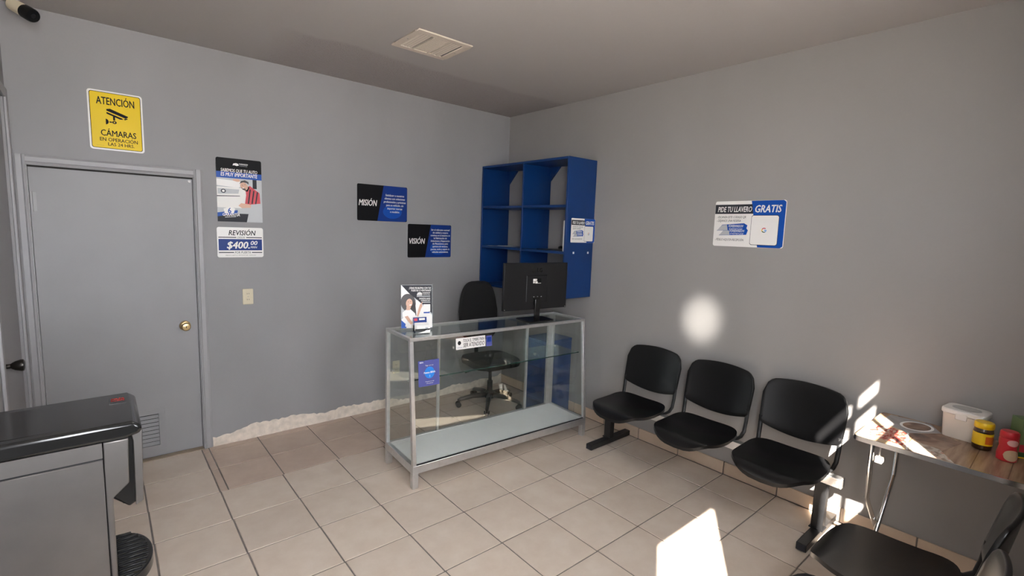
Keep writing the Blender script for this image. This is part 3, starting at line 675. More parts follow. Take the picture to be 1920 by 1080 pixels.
for x in (0, CL-.022): obj('top_rail', MB().box(x, x+.022, -CD1+.022, -.022, CH-.022, CH), M['alu'], case, bevel=.002, segs=1)
obj('base_panel', MB().box(.03, CL-.03, -CD0+.03, -.03, ZR-.012, ZR-.002), M['panel'], case)
obj('top_glass', MB().box(.02, CL-.02, -CD1+.02, -.02, CH-.008, CH-.003), M['glass'], case)
sl_ = (CD0-CD1)/(CH-.022-ZR)
def yfront(zz): return -CD0+(zz-ZR)*sl_
obj('front_glass', MB().hexa([(pw, yfront(ZR)+.010, ZR), (CL-pw, yfront(ZR)+.010, ZR), (CL-pw, yfront(ZR)+.015, ZR), (pw, yfront(ZR)+.015, ZR)], [(pw, yfront(CH-.022)+.010, CH-.022), (CL-pw, yfront(CH-.022)+.010, CH-.022), (CL-pw, yfront(CH-.022)+.015, CH-.022), (pw, yfront(CH-.022)+.015, CH-.022)]), M['glass'], case)
obj('gasket', MB().box(pw, CL-pw, -CD0+.006, -CD0+.010, ZR, ZR+.005), M['black'], case)
for x in (.010, CL-.015):
    obj('side_glass', MB().hexa([(x, yfront(ZR)+pw, ZR), (x+.005, yfront(ZR)+pw, ZR), (x+.005, -pw, ZR), (x, -pw, ZR)], [(x, yfront(CH-.022)+pw, CH-.022), (x+.005, yfront(CH-.022)+pw, CH-.022), (x+.005, -pw, CH-.022), (x, -pw, CH-.022)]), M['glass'], case)
shelf = obj('glass_shelf', MB().box(.016, CL-.016, -.345, -.035, .684, .691), M['glass'], case)
obj('shelf_edge', MB().box(.016, CL-.016, -.3465, -.345, .684, .691), mat('green_glass_edge', (.02, .06, .05, 1), .2), shelf)
for x in (.03, CL-.03):
    for y in (-.06, -.32): obj('shelf_clip', MB().box(x-.012, x+.012, y-.006, y+.006, .676, .684), M['alu'], case)
# sliding rear doors: two glass leaves with their own stiles
for k, (x0, x1, y) in enumerate(((.40, 1.26, -.014), (.026, .42, -.022), (1.20, CL-.026, -.022))):
    lf = obj('sliding_leaf', MB().box(x0, x1, y-.002, y+.002, ZR, CH-.022), M['glass'], case)
    if k == 0:
        for x in (x0, x1-.018): obj('stile', MB().box(x, x+.018, y-.009, y+.009, ZR, CH-.022), M['alu'], lf)
obj('rear_stile', MB().box(CL-.075, CL-pw, -.026, -.004, ZR, CH-.022), M['alu'], case)

# local frame of the sloping front for things stuck to it
cm = Matrix.Translation((-1.850, -.967, 0)) @ Matrix.Rotation(CTH, 4, 'Z')
slope = math.atan2(CD0-CD1, CH-.022-ZR)
def on_front(o, lx, z, off=.0):
    o.location = cm @ Vector((lx, yfront(z)+.0098-off, z)); o.rotation_euler = (R(90)-slope, 0, CTH)
bn = tag(obj('bell_notice', MB().prism(quad(-.118, -.038, .118, .038), 'z', 0, .002), M['white']), 'white strip notice about ringing the bell, on glass counter front', 'notice')
on_front(bn, .455, .899, .0006)
flat('print_bell', ell(-.092, .006, .013, .014), .0026, M['black'], bn); flat('print_bell_dot', ell(-.092, .006, .005, .006), .0030, M['dgreyp'], bn)
text('POWERWINDOW', bn, M['navy'], -.090, -.029, .044, .006, .0026)
text('TOCA EL TIMBRE PARA', bn, M['black'], .024, .008, .172, .021, .0026, .2, .01)
text('SER ATENDIDO', bn, M['black'], .024, -.027, .172, .028, .0026, .2, .01)
st = tag(obj('card_sticker', MB().prism(quad(-.024, -.040, .024, .034), 'z', 0, .001), M['purple']), 'small violet payment sticker beside the bell notice', 'sticker'); on_front(st, .606, .897, .0006)
flat('print_block', quad(-.018, -.010, .018, .024), .0015, M['navy'], st)
st = tag(obj('hanging_tag', MB().prism(rrect(.150, .168, .004), 'z', 0, .002), M['purple']), 'violet points card hung by a thin wire on counter front', 'card'); on_front(st, .132, .738, .0012)
flat('print_disc', ell(.004, .002, .036, .038, 28), .0026, mat('azure_print', (.02, .22, .70, 1), .4), st)
text('Paga con tus', st, M['white'], .004, .046, .056, .009, .0026)
text('Puntos BBVA', st, M['white'], .004, -.002, .082, .012, .0032, 0, .02)
text('2', st, M['white'], .004, -.026, .008, .012, .0032)
text('Pregunta en caja', st, M['white'], .004, -.058, .062, .007, .0026); text('cómo participar', st, M['white'], .004, -.070, .050, .007, .0026)
text('BBVA', st, M['white'], -.052, .068, .026, .009, .0026, 0, .02)
for pts in ([(-.034, .076, .002), (-.012, .170, .003), (-.002, .176, .003)], [(.034, .076, .002), (.012, .170, .003), (.002, .176, .003)]): obj('cord', MB().tube(pts, .0012, 6), M['chrome'], st)
sc_ = obj('suction_hook', MB().lathe([(.013, .0005), (.012, .003), (.005, .006), (.004, .009)], (0, .178, 0), 16), M['acrylic'], st, smooth='auto')

# things on the counter
zt = CH
ps = empty('poster_stand', (-1.690, -1.115, zt), R(-20)); tag(ps, 'acrylic stand with flyer of smiling woman, on glass counter', 'stand')
lean = R(7)
sh = obj('acrylic_sheet', MB().box(-.112, .112, -.003, .003, 0, .305), M['acrylic'], ps, rot=(-lean, 0, 0), loc=(0, 0, .005))
obj('base', MB().box(-.112, .112, -.045, .050, 0, .004), M['acrylic'], ps)
fy = obj('flyer', MB().prism(quad(-.106, .004, .106, .300), 'z', 0, .0012), M['greyp'], ps, loc=(0, -.0048, .005), rot=(R(90)-lean, 0, 0))
z = .0018
flat('print_dark', [(-.102, .298), (.104, .298), (.104, .100), (.060, .150), (-.050, .240)], z, M['dgreyp'], fy)
flat('print_white', [(-.106, .300), (-.050, .240), (-.106, .205)], z+.0003, M['white'], fy)
flat('print_white_panel', [(-.106, .06), (.0, .20), (.104, .09), (.104, .006), (-.106, .006)], z-.0003, M['white'], fy)
flat('print_blue_corner', [(-.106, .006), (-.072, .006), (-.072, .030), (-.106, .062)], z+.0004, M['blue'], fy)
text('¿TIENES PROBLEMAS CON TUS', fy, M['white'], .022, .272, .150, .013, z+.0006, .2, .02)
text('PUERTAS O VENTANAS?', fy, M['white'], .030, .255, .136, .013, z+.0006, .2, .02)
flat('logo_car', [(.000, .228), (.006, .246), (.022, .250), (.036, .244), (.036, .228)], z+.0006, M['white'], fy)
for x_ in (.010, .020, .030): flat('logo_dot', ell(x_, .236, .003, .003, 8), z+.0010, M['dgreyp'], fy)
text('POWERWINDOW', fy, M['white'], .066, .240, .054, .009, z+.0006, .2, .02); text('DEFENSE', fy, M['white'], .066, .230, .05, .006, z+.0006)
flat('print_rule', quad(.000, .218, .092, .224), z+.0006, M['greyp'], fy)
text('DIAGNÓSTICO GRATIS', fy, M['white'], .054, .200, .076, .011, z+.0006, .2, .02); text('LLÁMANOS HOY', fy, M['white'], .060, .188, .064, .009, z+.0006, .2, .02)
flat('print_rule', quad(.038, .177, .092, .183), z+.0006, M['greyp'], fy)
flat('print_box', quad(.046, .118, .092, .166), z+.0006, M['white'], fy); flat('print_box', quad(.050, .040, .088, .088), z+.0006, M['white'], fy)
flat('print_button', quad(.046, .104, .088, .113), z+.0006, M['blue'], fy)
flat('print_hair', ell(-.058, .178, .050, .062, 24, .2) , z+.0010, M['hair'], fy)
flat('print_hair_lock', [(-.050, .20), (-.010, .17), (-.004, .09), (-.050, .09)], z+.0010, M['hair'], fy)
flat('print_shirt', [(-.098, .112), (-.074, .132), (-.044, .134), (-.012, .104), (-.004, .060), (-.020, .016), (-.080, .016), (-.072, .060), (-.096, .084)], z+.0014, M['white'], fy)
flat('print_neck', [(-.072, .128), (-.070, .160), (-.040, .150), (-.048, .128)], z+.0018, M['skin'], fy)
flat('print_face', ell(-.052, .176, .022, .030, 20, -.15), z+.0022, M['skin'], fy)
flat('print_smile', ell(-.044, .163, .008, .004, 10, .25), z+.0026, M['white'], fy)
for x_, y_ in ((-.058, .184), (-.042, .186)): flat('print_eye', ell(x_, y_, .003, .002, 8), z+.0026, M['hair'], fy)
flat('print_arm', [(-.084, .084), (-.062, .090), (-.030, .040), (-.042, .028)], z+.0020, M['skin'], fy)
flat('print_forearm', [(-.002, .086), (.010, .084), (.030, .140), (.038, .152), (.034, .170), (.022, .168), (.012, .140)], z+.0020, M['skin'], fy)
flat('print_finger', [(.026, .160), (.032, .162), (.040, .182), (.035, .184)], z+.0022, M['skin'], fy)

ch_ = empty('card_holder', (-1.715, -1.222, zt), R(-14)); tag(ch_, 'black card holder full of business cards, before the poster stand', 'card holder')
obj('tray', MB().prism([(-.030, 0), (.030, 0), (.030, .050), (.022, .050), (.018, .012), (-.024, .012), (-.026, .030), (-.030, .030)], 'x', -.050, .050), M['blackgl'], ch_)
for k in range(4): obj('card', MB().box(-.045, .045, -.0006, .0006, 0, .052), M['paper'], ch_, loc=(random.uniform(-.002, .002), -.016+k*.006, .014), rot=(R(-14), 0, 0))
cb = obj('top_card', MB().box(-.046, .046, -.0006, .0006, 0, .050), M['navy'], ch_, loc=(-.006, .014, .050), rot=(R(-10), 0, .05)); cb['label'] = 'navy business card with red and white print'
obj('print_block', MB().box(-.040, -.018, -.0012, -.0006, .026, .044), M['redp'], cb); obj('print_block', MB().box(-.006, .034, -.0012, -.0006, .030, .044), M['white'], cb); obj('print_block', MB().box(-.036, .036, -.0012, -.0006, .010, .015), M['greyp'], cb)
cb = obj('front_card', MB().box(-.044, .044, -.0006, .0006, 0, .050), M['white'], ch_, loc=(.006, -.031, .002), rot=(R(-9), 0, -.04))
obj('print_block', MB().box(-.034, -.012, -.0012, -.0006, .024, .027), M['greyp'], cb); obj('print_block', MB().box(.012, .030, -.0012, -.0006, .014, .038), M['greyp'], cb)

# monitor
mo = empty('monitor', (-.725, -1.262, zt), R(-7)); tag(mo, 'black flat computer monitor seen from behind, on glass counter', 'monitor')
W2, mz0, mz1 = .305, .085, .452
sh = obj('shell', MB().box(-W2, W2, -.012, .012, mz0, mz1), M['screenback'], mo, bevel=.004)
obj('back_bulge', MB().hexa([(-.10, -.013, mz0+.06), (.10, -.013, mz0+.06), (.10, -.013, mz0+.27), (-.10, -.013, mz0+.27)], [(-.095, -.0165, mz0+.065), (.095, -.0165, mz0+.065), (.095, -.0165, mz0+.265), (-.095, -.0165, mz0+.265)]), M['screenback'], sh)
obj('screen', MB().box(-W2+.008, W2-.008, .012, .0135, mz0+.014, mz1-.008), M['blackgl'], mo)
b_ = obj('neck', MB().box(-.024, .024, -.036, -.018, .008, mz0+.085), M['blackgl'], mo, bevel=.004)
obj('neck_bracket', MB().box(-.030, .030, -.022, -.016, mz0+.04, mz0+.10), M['blackgl'], b_)
obj('stand_base', MB().prism(rrect(.25, .19, .02), 'z', 0, .010), M['blackgl'], mo, bevel=.003, loc=(0, -.005, 0))
lb = obj('rating_label', MB().box(-.042, .038, -.0174, -.0164, mz0+.205, mz0+.245), M['black'], mo)
for a in ((-.040, -.006, .224, .243), (-.040, -.022, .208, .221), (-.018, .004, .206, .222), (.000, .036, .206, .210), (-.014, -.002, .228, .242)): obj('print_block', MB().box(a[0], a[1], -.0180, -.0174, mz0+a[2], mz0+a[3]), M['white'], lb)
for k in range(6): obj('port', MB().box(-.050+k*.018, -.040+k*.018, -.0174, -.0164, mz0+.098, mz0+.104), M['greyp'] if k % 2 else M['dark'], mo)
lg = obj('logo', MB().lathe([(.020, -.0136), (.020, -.0126)], (-.03, 0, mz0+.310), 24, 'y'), M['blackgl'], mo)
tx = text('LG', mo, M['blackgl'], .025, mz0+.294, .046, .032, 0, 0, .02); tx.rotation_euler = (R(90), 0, 0); tx.location = (.025, -.0132, mz0+.294)
for sx in (-1, 1): obj('screw', MB().lathe([(.004, -.0138), (.004, -.012)], (sx*(W2-.012), 0, mz0+.010), 8, 'y'), M['steel'], mo)

# ------------------------------------------------------------------ office chair
oc = empty('office_chair', (-.545, -.49, 0), R(-8)); tag(oc, 'black swivel office chair with five star base behind the counter', 'office chair')
def seatf(u, v):
    a = 2*PI*u; r_ = v; k = 4; c, s_ = math.cos(a), math.sin(a)
    x = .245*r_*math.copysign(abs(c)**(2/k), c); y = .235*r_*math.copysign(abs(s_)**(2/k), s_)
    return x, y
pad = MB(); N = 32
pr = [(.0, .47), (.5, .47), (.85, .475), (.97, .465), (1, .44), (.97, .41), (.8, .395), (0, .39)]
for r_, z in pr:
    for k in range(N): x, y = seatf(k/N, max(r_, .01)); pad.v.append((x, y, z))
for i in range(len(pr)-1):
    for k in range(N): pad.f.append((i*N+k, i*N+(k+1) % N, (i+1)*N+(k+1) % N, (i+1)*N+k))
pad.f.append(tuple(range(N))); pad.f.append(tuple((len(pr)-1)*N+k for k in range(N-1, -1, -1)))
obj('seat', pad, M['fabric'], oc, smooth='auto')
bk = MB()
prb = [(.01, -.03), (.6, -.03), (.92, -.024), (1, 0), (.94, .026), (.6, .034), (.01, .036)]
for r_, d in prb:
    for k in range(N):
        a = 2*PI*k/N; c, s_ = math.cos(a), math.sin(a)
        x = .215*r_*math.copysign(abs(c)**.55, c); z = .29*r_*math.copysign(abs(s_)**.55, s_)
        if z > 0: x *= 1-.18*(z/.29)
        bk.v.append((x, .235+d+.12*(z+.29)-.25*(.215**2-x*x), .875+z))
for i in range(len(prb)-1):
    for k in range(N): bk.f.append((i*N+k, i*N+(k+1) % N, (i+1)*N+(k+1) % N, (i+1)*N+k))
bk.f.append(tuple(range(N-1, -1, -1))); bk.f.append(tuple((len(prb)-1)*N+k for k in range(N)))
obj('backrest', bk, M['fabric'], oc, smooth='auto')
obj('back_support', MB().tube([(0, .10, .385), (0, .24, .385), (0, .29, .43), (0, .30, .62), (0, .31, .80)], .016, 8, .035), M['blackpl'], oc, smooth=True)
obj('mechanism', MB().box(-.07, .07, -.08, .10, .352, .392), M['blackmet'], oc, bevel=.006)
obj('lever', MB().tube([(-.05, 0, .37), (-.20, 0, .365), (-.27, -.01, .355)], .007, 8), M['blackpl'], oc, smooth=True)
obj('gas_lift', MB().lathe([(.026, .10), (.026, .24), (.016, .24), (.016, .36)], (0, 0, 0), 16), M['blackmet'], oc, smooth='auto')
obj('hub', MB().lathe([(.045, .075), (.05, .085), (.05, .13), (.035, .145)], (0, 0, 0), 20), M['blackpl'], oc, smooth='auto')
for k in range(5):
    a = 2*PI*k/5+.35; dx, dy = math.cos(a), math.sin(a)
    lg_ = obj('base_leg', MB().tube([(dx*.03, dy*.03, .105), (dx*.16, dy*.16, .10), (dx*.28, dy*.28, .075), (dx*.305, dy*.305, .062)], [.026, .022, .017, .015], 10), M['blackpl'], oc, smooth=True)
    px, py = -dy, dx
    cs = MB()
    for sgn in (-1, 1):
        c0 = Vector((dx*.30+px*.012*sgn, dy*.30+py*.012*sgn, .025)); cs.tube([c0, c0+Vector((px, py, 0))*.014*sgn], .025, 16)
    cs.tube([(dx*.30, dy*.30, .03), (dx*.30, dy*.30, .07)], .008, 8)
    obj('caster', cs, M['blackgl'], lg_, smooth='auto')

# ------------------------------------------------------------------ blue desk behind the counter
dk = empty('desk', (-.18, -.90, 0)); tag(dk, 'narrow blue painted desk unit against the wall behind the counter', 'desk')
obj('desk_top', MB().box(-.17, .165, -.130, .150, .672, .700), M['shelfblue'], dk, bevel=.003)
obj('side_panel', MB().box(-.16, .165, -.125, -.105, 0, .672), M['shelfblue'], dk)
obj('side_panel', MB().box(-.16, .165, .125, .145, 0, .672), M['shelfblue'], dk)
dr = obj('drawer_box', MB().box(-.15, .165, -.105, .125, .44, .672), M['shelfblue'], dk)
df = obj('drawer_front', MB().box(-.158, -.150, -.100, .120, .45, .664), M['shelfblue'], dk, bevel=.002, segs=1)
obj('knob', MB().lathe([(.006, -.150), (.010, -.172), (.012, -.178)], (0, .01, .56), 12, 'x'), M['steel'], df)
obj('shelf_board', MB().box(-.15, .165, -.105, .125, .12, .14), M['shelfblue'], dk)
obj('back_panel', MB().box(.155, .165, -.105, .125, .14, .44), M['shelfblue'], dk)

# ------------------------------------------------------------------ waiting benches
def make_bench():
    root = empty('waiting_bench', (0, 0, 0))
    for cx in (-.525, 0, .525):
        st = MB(); N = 40
        def pt(r_, k, dz=0):
            a = 2*PI*k/N; c, s_ = math.cos(a), math.sin(a); e_ = .5 if s_ > 0 else .62
            x = .228*r_*math.copysign(abs(c)**e_, c); y = -.150+.225*r_*math.copysign(abs(s_)**e_, s_)
            x *= 1 - .10*max(0, (-y-.150)/.225)**2
            t_ = (y+.375)/.450       # 0 front, 1 rear
            z = .425 - .020*math.sin(PI*min(1, max(0, t_))) + .010*max(0, t_-.7)/.3 - .045*max(0, .16-t_)/.16*max(0, .16-t_)/.16*1.0
            z += .014*(x/.228)**2
            return (cx+x, y, z+dz)
        for r_ in (.02, .3, .55, .75, .88, .96, 1.0):
            for k in range(N): st.v.append(pt(r_, k))
        for k in range(N): st.v.append(pt(1.008, k, -.018))
        for k in range(N): st.v.append(pt(.97, k, -.022))
        for k in range(N): st.v.append(pt(.5, k, -.014))
        for i in range(9):
            for k in range(N): st.f.append((i*N+k, i*N+(k+1) % N, (i+1)*N+(k+1) % N, (i+1)*N+k))
        st.f.append(tuple(range(N))); st.f.append(tuple(9*N+k for k in range(N-1, -1, -1)))
        s_o = obj('seat', st, M['blackpl'], root, smooth='auto')
        nu, nv = 24, 10
        def bp_(u, v):
            q = 2*u-1; aq = abs(q)
            top = .792 + .026*(1-q*q)
            if aq > .72: top -= .085*(1-math.sqrt(max(0, 1-((aq-.72)/.28)**2)))
            bot = .522 - .044*(1-q*q)**1.0
            if aq > .93: bot += .012*((aq-.93)/.07)**2
            z = bot+(top-bot)*v
            x = .233*q*(1-.03*(1-v))
            y = .098+.20*(z-.5)+.042*(1-q*q)*(1-.35*abs(v-.4))
            return (cx+x, y, z)
        bo = obj('backrest', MB().grid(bp_, nu, nv), M['blackpl'], root, smooth=True, solid=.016, bevel=0)
        d = bo.modifiers.new('soft', 'BEVEL'); d.width = .004; d.segments = 2; d.limit_method = 'ANGLE'
        for s in (-1, 1):
            obj('back_tube', MB().tube([(cx+s*.17, -.05, .386), (cx+s*.205, .02, .386), (cx+s*.212, .07, .392), (cx+s*.216, .100, .42), (cx+s*.218, .112, .48), (cx+s*.219, .120, .56)], .013, 10, .009), M['blackmet'], root, smooth=True)
        obj('bracket', MB().box(cx-.09, cx+.09, -.10, .03, .384, .392), M['steel'], root)
    bm_ = obj('beam', MB().box(-.80, .80, -.030, .020, .330, .384), M['alu'], root, bevel=.003)
    for s in (-1, 1):
        cap = obj('end_cap', MB().box(s*.80, s*.812, -.031, .021, .329, .385), M['steel'], bm_, bevel=.003)
        obj('bolt', MB().lathe([(.006, -.036), (.006, -.030)], (s*.785, 0, .357), 10, 'y'), M['steel'], bm_)
    for x in (-.785, .715):
        p_ = obj('post', MB().box(x-.030, x+.030, -.028, .022, .050, .330), M['blackmet'], root, bevel=.003)
        obj('weld_plate', MB().box(x-.036, x+.036, -.036, .030, .050, .056), M['blackmet'], p_)
        f_ = obj('foot', MB().box(x-.026, x+.026, -.245, .245, .008, .050), M['blackmet'], root, bevel=.003)
        for s in (-1, 1): obj('glide', MB().lathe([(.016, 0), (.016, .009)], (x, s*.215, 0), 12), M['blackpl'], f_)
        for s in (-1, 1): obj('end_plug', MB().box(x-.022, x+.022, s*.245, s*.249, .012, .046), M['dgreyp'], f_)
    return root
bench = make_bench()
bench.location = (-.272, -2.497, 0); bench.rotation_euler = (0, 0, R(-90))
tag(bench, 'black three seat waiting bench standing along the plain side wall', 'bench')
bench2 = copy_tree(bench)
bench2.location = (-1.54, -3.79, 0); bench2.rotation_euler = (0, 0, R(180))
bench2['label'] = 'black three seat waiting bench set at right angles beside the folding table'

# ------------------------------------------------------------------ folding table with snacks
TZ = .735; ty0, ty1, tx0, tx1 = -4.24, -3.385, -.545, -.012
ft = empty('folding_table', ((tx0+tx1)/2, (ty0+ty1)/2, 0)); tag(ft, 'folding table with metal rim, top printed with wood planks and food photos', 'table')
tw, tl = tx1-tx0, ty1-ty0
top = obj('table_top', MB().prism(rrect(tw-.008, tl-.008, .030, 5), 'z', TZ-.016, TZ), M['planks'], ft)
rim = MB(); o1 = rrect(tw, tl, .034, 5); i1 = rrect(tw-.008, tl-.008, .030, 5); nn = len(o1)
for pts, z in ((o1, TZ-.022), (o1, TZ+.001), (i1, TZ+.001), (i1, TZ-.022)): rim.v += [(p[0], p[1], z) for p in pts]
for a in range(4):
    b_ = (a+1) % 4
    for k in range(nn): rim.f.append((a*nn+k, a*nn+(k+1) % nn, b_*nn+(k+1) % nn, b_*nn+k))
obj('rim', rim, M['chrome'], ft)
def px_(y): return y-(ty0+ty1)/2
def pxx(x): return x-(tx0+tx1)/2
ya, yb = px_(-3.39), px_(-3.66)
flat('printed_board', [(pxx(-.535), px_(-3.595)), (pxx(-.535), px_(-3.42)), (pxx(-.505), px_(-3.392)), (pxx(-.20), px_(-3.392)), (pxx(-.28), px_(-3.55))][::-1], TZ+.0006, M['board'], top)
flat('printed_sausages', [(pxx(-.50), px_(-3.590)), (pxx(-.48), px_(-3.44)), (pxx(-.33), px_(-3.405)), (pxx(-.25), px_(-3.46)), (pxx(-.29), px_(-3.555))][::-1], TZ+.0010, M['meat'], top)
flat('printed_grey_table', [(pxx(-.28), px_(-3.55)), (pxx(-.20), px_(-3.42)), (pxx(-.03), px_(-3.43)), (pxx(-.03), px_(-3.60)), (pxx(-.14), px_(-3.66))][::-1], TZ+.0006, M['greydish'], top)
flat('printed_plate', ell(pxx(-.13), px_(-3.56), .085, .065, 28, -.3), TZ+.0010, M['white'], top); flat('printed_dish', ell(pxx(-.13), px_(-3.56), .072, .053, 28, -.3), TZ+.0014, M['pan'], top)
flat('printed_pan', [(pxx(-.36), px_(-3.60)), (pxx(-.28), px_(-3.555)), (pxx(-.14), px_(-3.665)), (pxx(-.22), px_(-3.745)), (pxx(-.42), px_(-3.70))][::-1], TZ+.0008, M['pan'], top)
flat('printed_vegetables', [(pxx(-.535), px_(-3.600)), (pxx(-.38), px_(-3.585)), (pxx(-.40), px_(-3.690)), (pxx(-.535), px_(-3.76))][::-1], TZ+.0012, M['salad'], top)
flat('printed_rule', [(pxx(-.535), px_(-3.600)), (pxx(-.535), px_(-3.592)), (pxx(-.28), px_(-3.548)), (pxx(-.28), px_(-3.556))][::-1], TZ+.0016, M['white'], top)
for ye in (ty1-.075, ty0+.075):
    y_ = px_(ye)
    obj('leg', MB().tube([(pxx(-.50), y_, TZ-.02), (pxx(-.48), y_, .42), (pxx(-.06), y_, .012)], .011, 12), M['chrome'], ft, smooth='auto')
    obj('leg', MB().tube([(pxx(-.06), y_-.025, TZ-.02), (pxx(-.08), y_-.025, .42), (pxx(-.50), y_-.025, .012)], .011, 12), M['chrome'], ft, smooth='auto')
    obj('hinge_block', MB().box(pxx(-.50), pxx(-.46), y_-.045, y_-.015, TZ-.12, TZ-.09), M['cream'], ft, bevel=.003)
    obj('link_bar', MB().bar((pxx(-.48), y_-.03, TZ-.02), (pxx(-.48), y_-.03, TZ-.11), .012, .006), M['steel'], ft)

# white tub
tb = empty('storage_tub', (-.105, -3.735, TZ), R(-8)); tag(tb, 'white plastic food tub with fitted lid on the folding table', 'container')
obj('tub', MB().hexa([(p[0]*.92, p[1]*.92, .001) for p in rrect(.135, .155, .028, 5)], [(p[0], p[1], .125) for p in rrect(.135, .155, .028, 5)]), mat('milky_plastic', (.66, .60, .52, 1), .35), tb, smooth='auto')
ld = obj('lid', MB().prism(rrect(.146, .167, .032, 5), 'z', .118, .144), M['whitep'], tb, bevel=.006)
obj('lid_emboss', MB().prism(ell(0, 0, .045, .055, 28), 'z', .1435, .1455), mat('grey_lid_mark', (.50, .49, .47, 1), .5), ld)
obj('pull_tab', MB().box(-.076, -.070, -.022, .022, .100, .130), M['whitep'], ld, bevel=.002)
# coffee jar
jr = empty('coffee_jar', (-.215, -3.812, TZ), 0); tag(jr, 'instant coffee jar with yellow lid and yellow label', 'jar')
obj('glass_body', MB().lathe([(.030, 0), (.035, .004), (.036, .02), (.036, .085), (.033, .100), (.028, .108)], (0, 0, 0), 28), M['jarglass'], jr, smooth='auto')
obj('coffee', MB().lathe([(.031, .004), (.0335, .010), (.0335, .070)], (0, 0, 0), 24), M['coffee'], jr)
lb = MB()
for k in range(25):
    a = R(95+200*k/24); lb.v += [(.0365*math.cos(a), .0365*math.sin(a), .026), (.0365*math.cos(a), .0365*math.sin(a), .082)]
for k in range(24): lb.f.append((2*k, 2*k+2, 2*k+3, 2*k+1))
lbo = obj('label', lb, M['yellowpl'], jr, solid=.0004)
lb = MB()
for k in range(9):
    a = R(200+62*k/8); lb.v += [(.0372*math.cos(a), .0372*math.sin(a), .034), (.0372*math.cos(a), .0372*math.sin(a), .070)]
for k in range(8): lb.f.append((2*k, 2*k+2, 2*k+3, 2*k+1))
obj('label_print', lb, M['orange'], lbo, solid=.0003)
obj('lid', MB().lathe([(.034, .102), (.036, .106), (.036, .124), (.033, .130), (.02, .130)], (0, 0, 0), 32), M['yellowpl'], jr, smooth='auto')
# red creamer bottle
rb = empty('creamer_bottle', (-.285, -3.900, TZ), R(10)); tag(rb, 'red coffee creamer bottle with red cap and round beige print', 'bottle')
obj('body', MB().lathe([(.030, 0), (.034, .004), (.035, .03), (.031, .055), (.029, .066), (.032, .078), (.033, .095), (.030, .104)], (0, 0, 0), 28), M['red'], rb, smooth='auto')
obj('cap', MB().lathe([(.031, .104), (.0325, .108), (.032, .128), (.028, .134), (.012, .135)], (0, 0, 0), 28), M['red'], rb, smooth='auto')
def wrap(cx_deg, cz, wdeg, h_, rad, m_, heart=False):
    mb = MB(); K = 12
    for k in range(K+1):
        q = -1+2*k/K; a = R(cx_deg+wdeg/2*q); hh_ = h_/2*math.sqrt(max(0, 1-q*q))
        for s in (-1, 1):
            zz = cz+s*hh_; r_ = rad(zz)+.0008; mb.v.append((r_*math.cos(a), r_*math.sin(a), zz))
    for k in range(K): mb.f.append((2*k, 2*k+2, 2*k+3, 2*k+1))
    return obj('label_print', mb, m_, rb, solid=.0003)
wrap(-160, .032, 95, .050, lambda z: .0352, M['tan']); wrap(-160, .088, 72, .028, lambda z: .0332, mat('pink_print', (.72, .42, .38, 1), .4))
# green carton
gb = tag(obj('tea_box', MB().box(-.085, .085, -.040, .040, 0, .175), M['green'], bevel=.001, segs=1), 'green tea carton standing behind the red bottle', 'box')
gb.location = (-.13, -3.985, TZ); gb.rotation_euler = (0, 0, R(-60))
obj('print_band', MB().box(-.0852, .0852, -.0408, -.0402, .028, .062), M['redp'], gb); obj('print_band', MB().box(-.0852, .0852, -.0408, -.0402, .006, .026), M['dgreen'], gb)
obj('print_band', MB().box(-.060, .060, -.0408, -.0402, .100, .115), M['dgreen'], gb); obj('print_stripe', MB().box(-.0852, .0852, -.0410, -.0402, .0, .005), M['yellowpl'], gb)

# ------------------------------------------------------------------ water dispenser
wx, wy = -3.48, -2.19
wd_ = empty('water_dispenser', (wx, wy, 0)); tag(wd_, 'stainless steel and black water dispenser with drip tray by left door', 'water dispenser'); wd_.scale = (1, 1, .982)
def L(x): return x-wx
hy = .150
obj('body', MB().box(L(-3.675), L(-3.350), -hy+.004, hy-.004, .03, 1.055), M['blackpl'], wd_, bevel=.004)
for s in (-1, 1):
    sp = obj('side_panel', MB().box(L(-3.672), L(-3.352), s*(hy-.004), s*(hy+.002), .04, 1.025), M['dsteel'], wd_, bevel=.0015, segs=1)
    obj('side_frame', MB().box(L(-3.672), L(-3.352), s*(hy-.004), s*(hy+.0015), 1.030, 1.074), M['dsteel'], wd_)
    col = [(L(-3.350), .04), (L(-3.338), .04), (L(-3.335), .905), (L(-3.298), .94), (L(-3.294), 1.074), (L(-3.350), 1.074)]
    obj('front_column', MB().prism(col, 'y', s*(hy-.030), s*(hy+.002)), M['dsteel'], wd_, bevel=.003)
    bz = [(L(-3.286), .865), (L(-3.268), .875), (L(-3.262), 1.09), (L(-3.285), 1.10), (L(-3.34), 1.092), (L(-3.34), 1.084), (L(-3.288), 1.088), (L(-3.284), 1.06)]
    obj('bezel', MB().prism(bz, 'y', s*(hy-.016), s*(hy-.002)), M['dsteel'], wd_, bevel=.002)
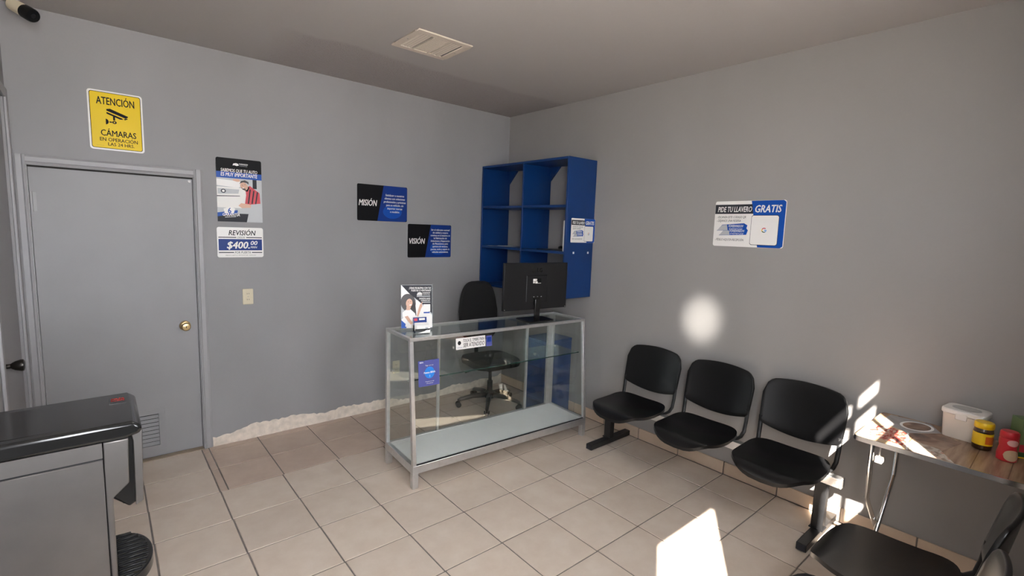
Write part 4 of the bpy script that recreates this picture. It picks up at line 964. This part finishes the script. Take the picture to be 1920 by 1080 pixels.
obj('head', MB().prism([(L(-3.340), .90), (L(-3.300), .86), (L(-3.276), .875), (L(-3.270), 1.085), (L(-3.340), 1.085)], 'y', -hy+.012, hy-.012), M['blackgl'], wd_, bevel=.006)
cv = obj('top_cover', MB().prism([(L(-3.678), 1.074), (L(-3.300), 1.074), (L(-3.264), 1.084), (L(-3.262), 1.105), (L(-3.285), 1.122), (L(-3.678), 1.118)], 'y', -hy-.004, hy+.004), M['blackgl'], wd_, bevel=.010, segs=3)
obj('recessed_panel', MB().box(L(-3.66), L(-3.37), -hy+.03, hy-.03, 1.116, 1.1205), M['blackgl'], cv, bevel=.002)
bd = obj('badge', MB().box(L(-3.330), L(-3.290), .04, .10, 1.117, 1.1225), M['blackgl'], cv)
for s in (0, 1): tx = text('CALIENTE' if s == 0 else 'FRÍA', bd, mat('red_mark', (.75, .03, .02, 1), .4), L(-3.31), .062+.018*s, .034, .012, 1.1230, .2, .03)
obj('recess_back', MB().box(L(-3.352), L(-3.336), -hy+.03, hy-.03, .62, .905), M['blackpl'], wd_)
for y in (-.07, 0, .07): obj('tap', MB().lathe([(.010, .845), (.014, .855), (.014, .89)], (L(-3.305), y, 0), 14), M['blackgl'], wd_, smooth='auto')
K = 24
tr = [(L(-3.345), -.140)] + [(L(-3.330)+.084*math.cos(R(-90+180*k/K)), .140*math.sin(R(-90+180*k/K))) for k in range(K+1)] + [(L(-3.345), .140)]
to = obj('drip_tray', MB().prism(tr, 'z', .597, .634), M['blackgl'], wd_, bevel=.004)
for k in range(11):
    y = -.120+k*.024; xe = L(-3.330)+.072*math.sqrt(max(0, 1-(y/.136)**2))
    obj('grate_bar', MB().box(L(-3.334), xe, y-.005, y+.005, .634, .640), M['blackpl'], to, bevel=.0015, segs=1)
obj('front_door', MB().box(L(-3.350), L(-3.342), -hy+.03, hy-.03, .05, .60), M['blackgl'], wd_, bevel=.002)
for sx in (L(-3.65), L(-3.38)):
    for sy in (-.14, .14): obj('foot', MB().lathe([(.016, 0), (.018, .03)], (sx, sy, 0), 12), M['blackpl'], wd_)
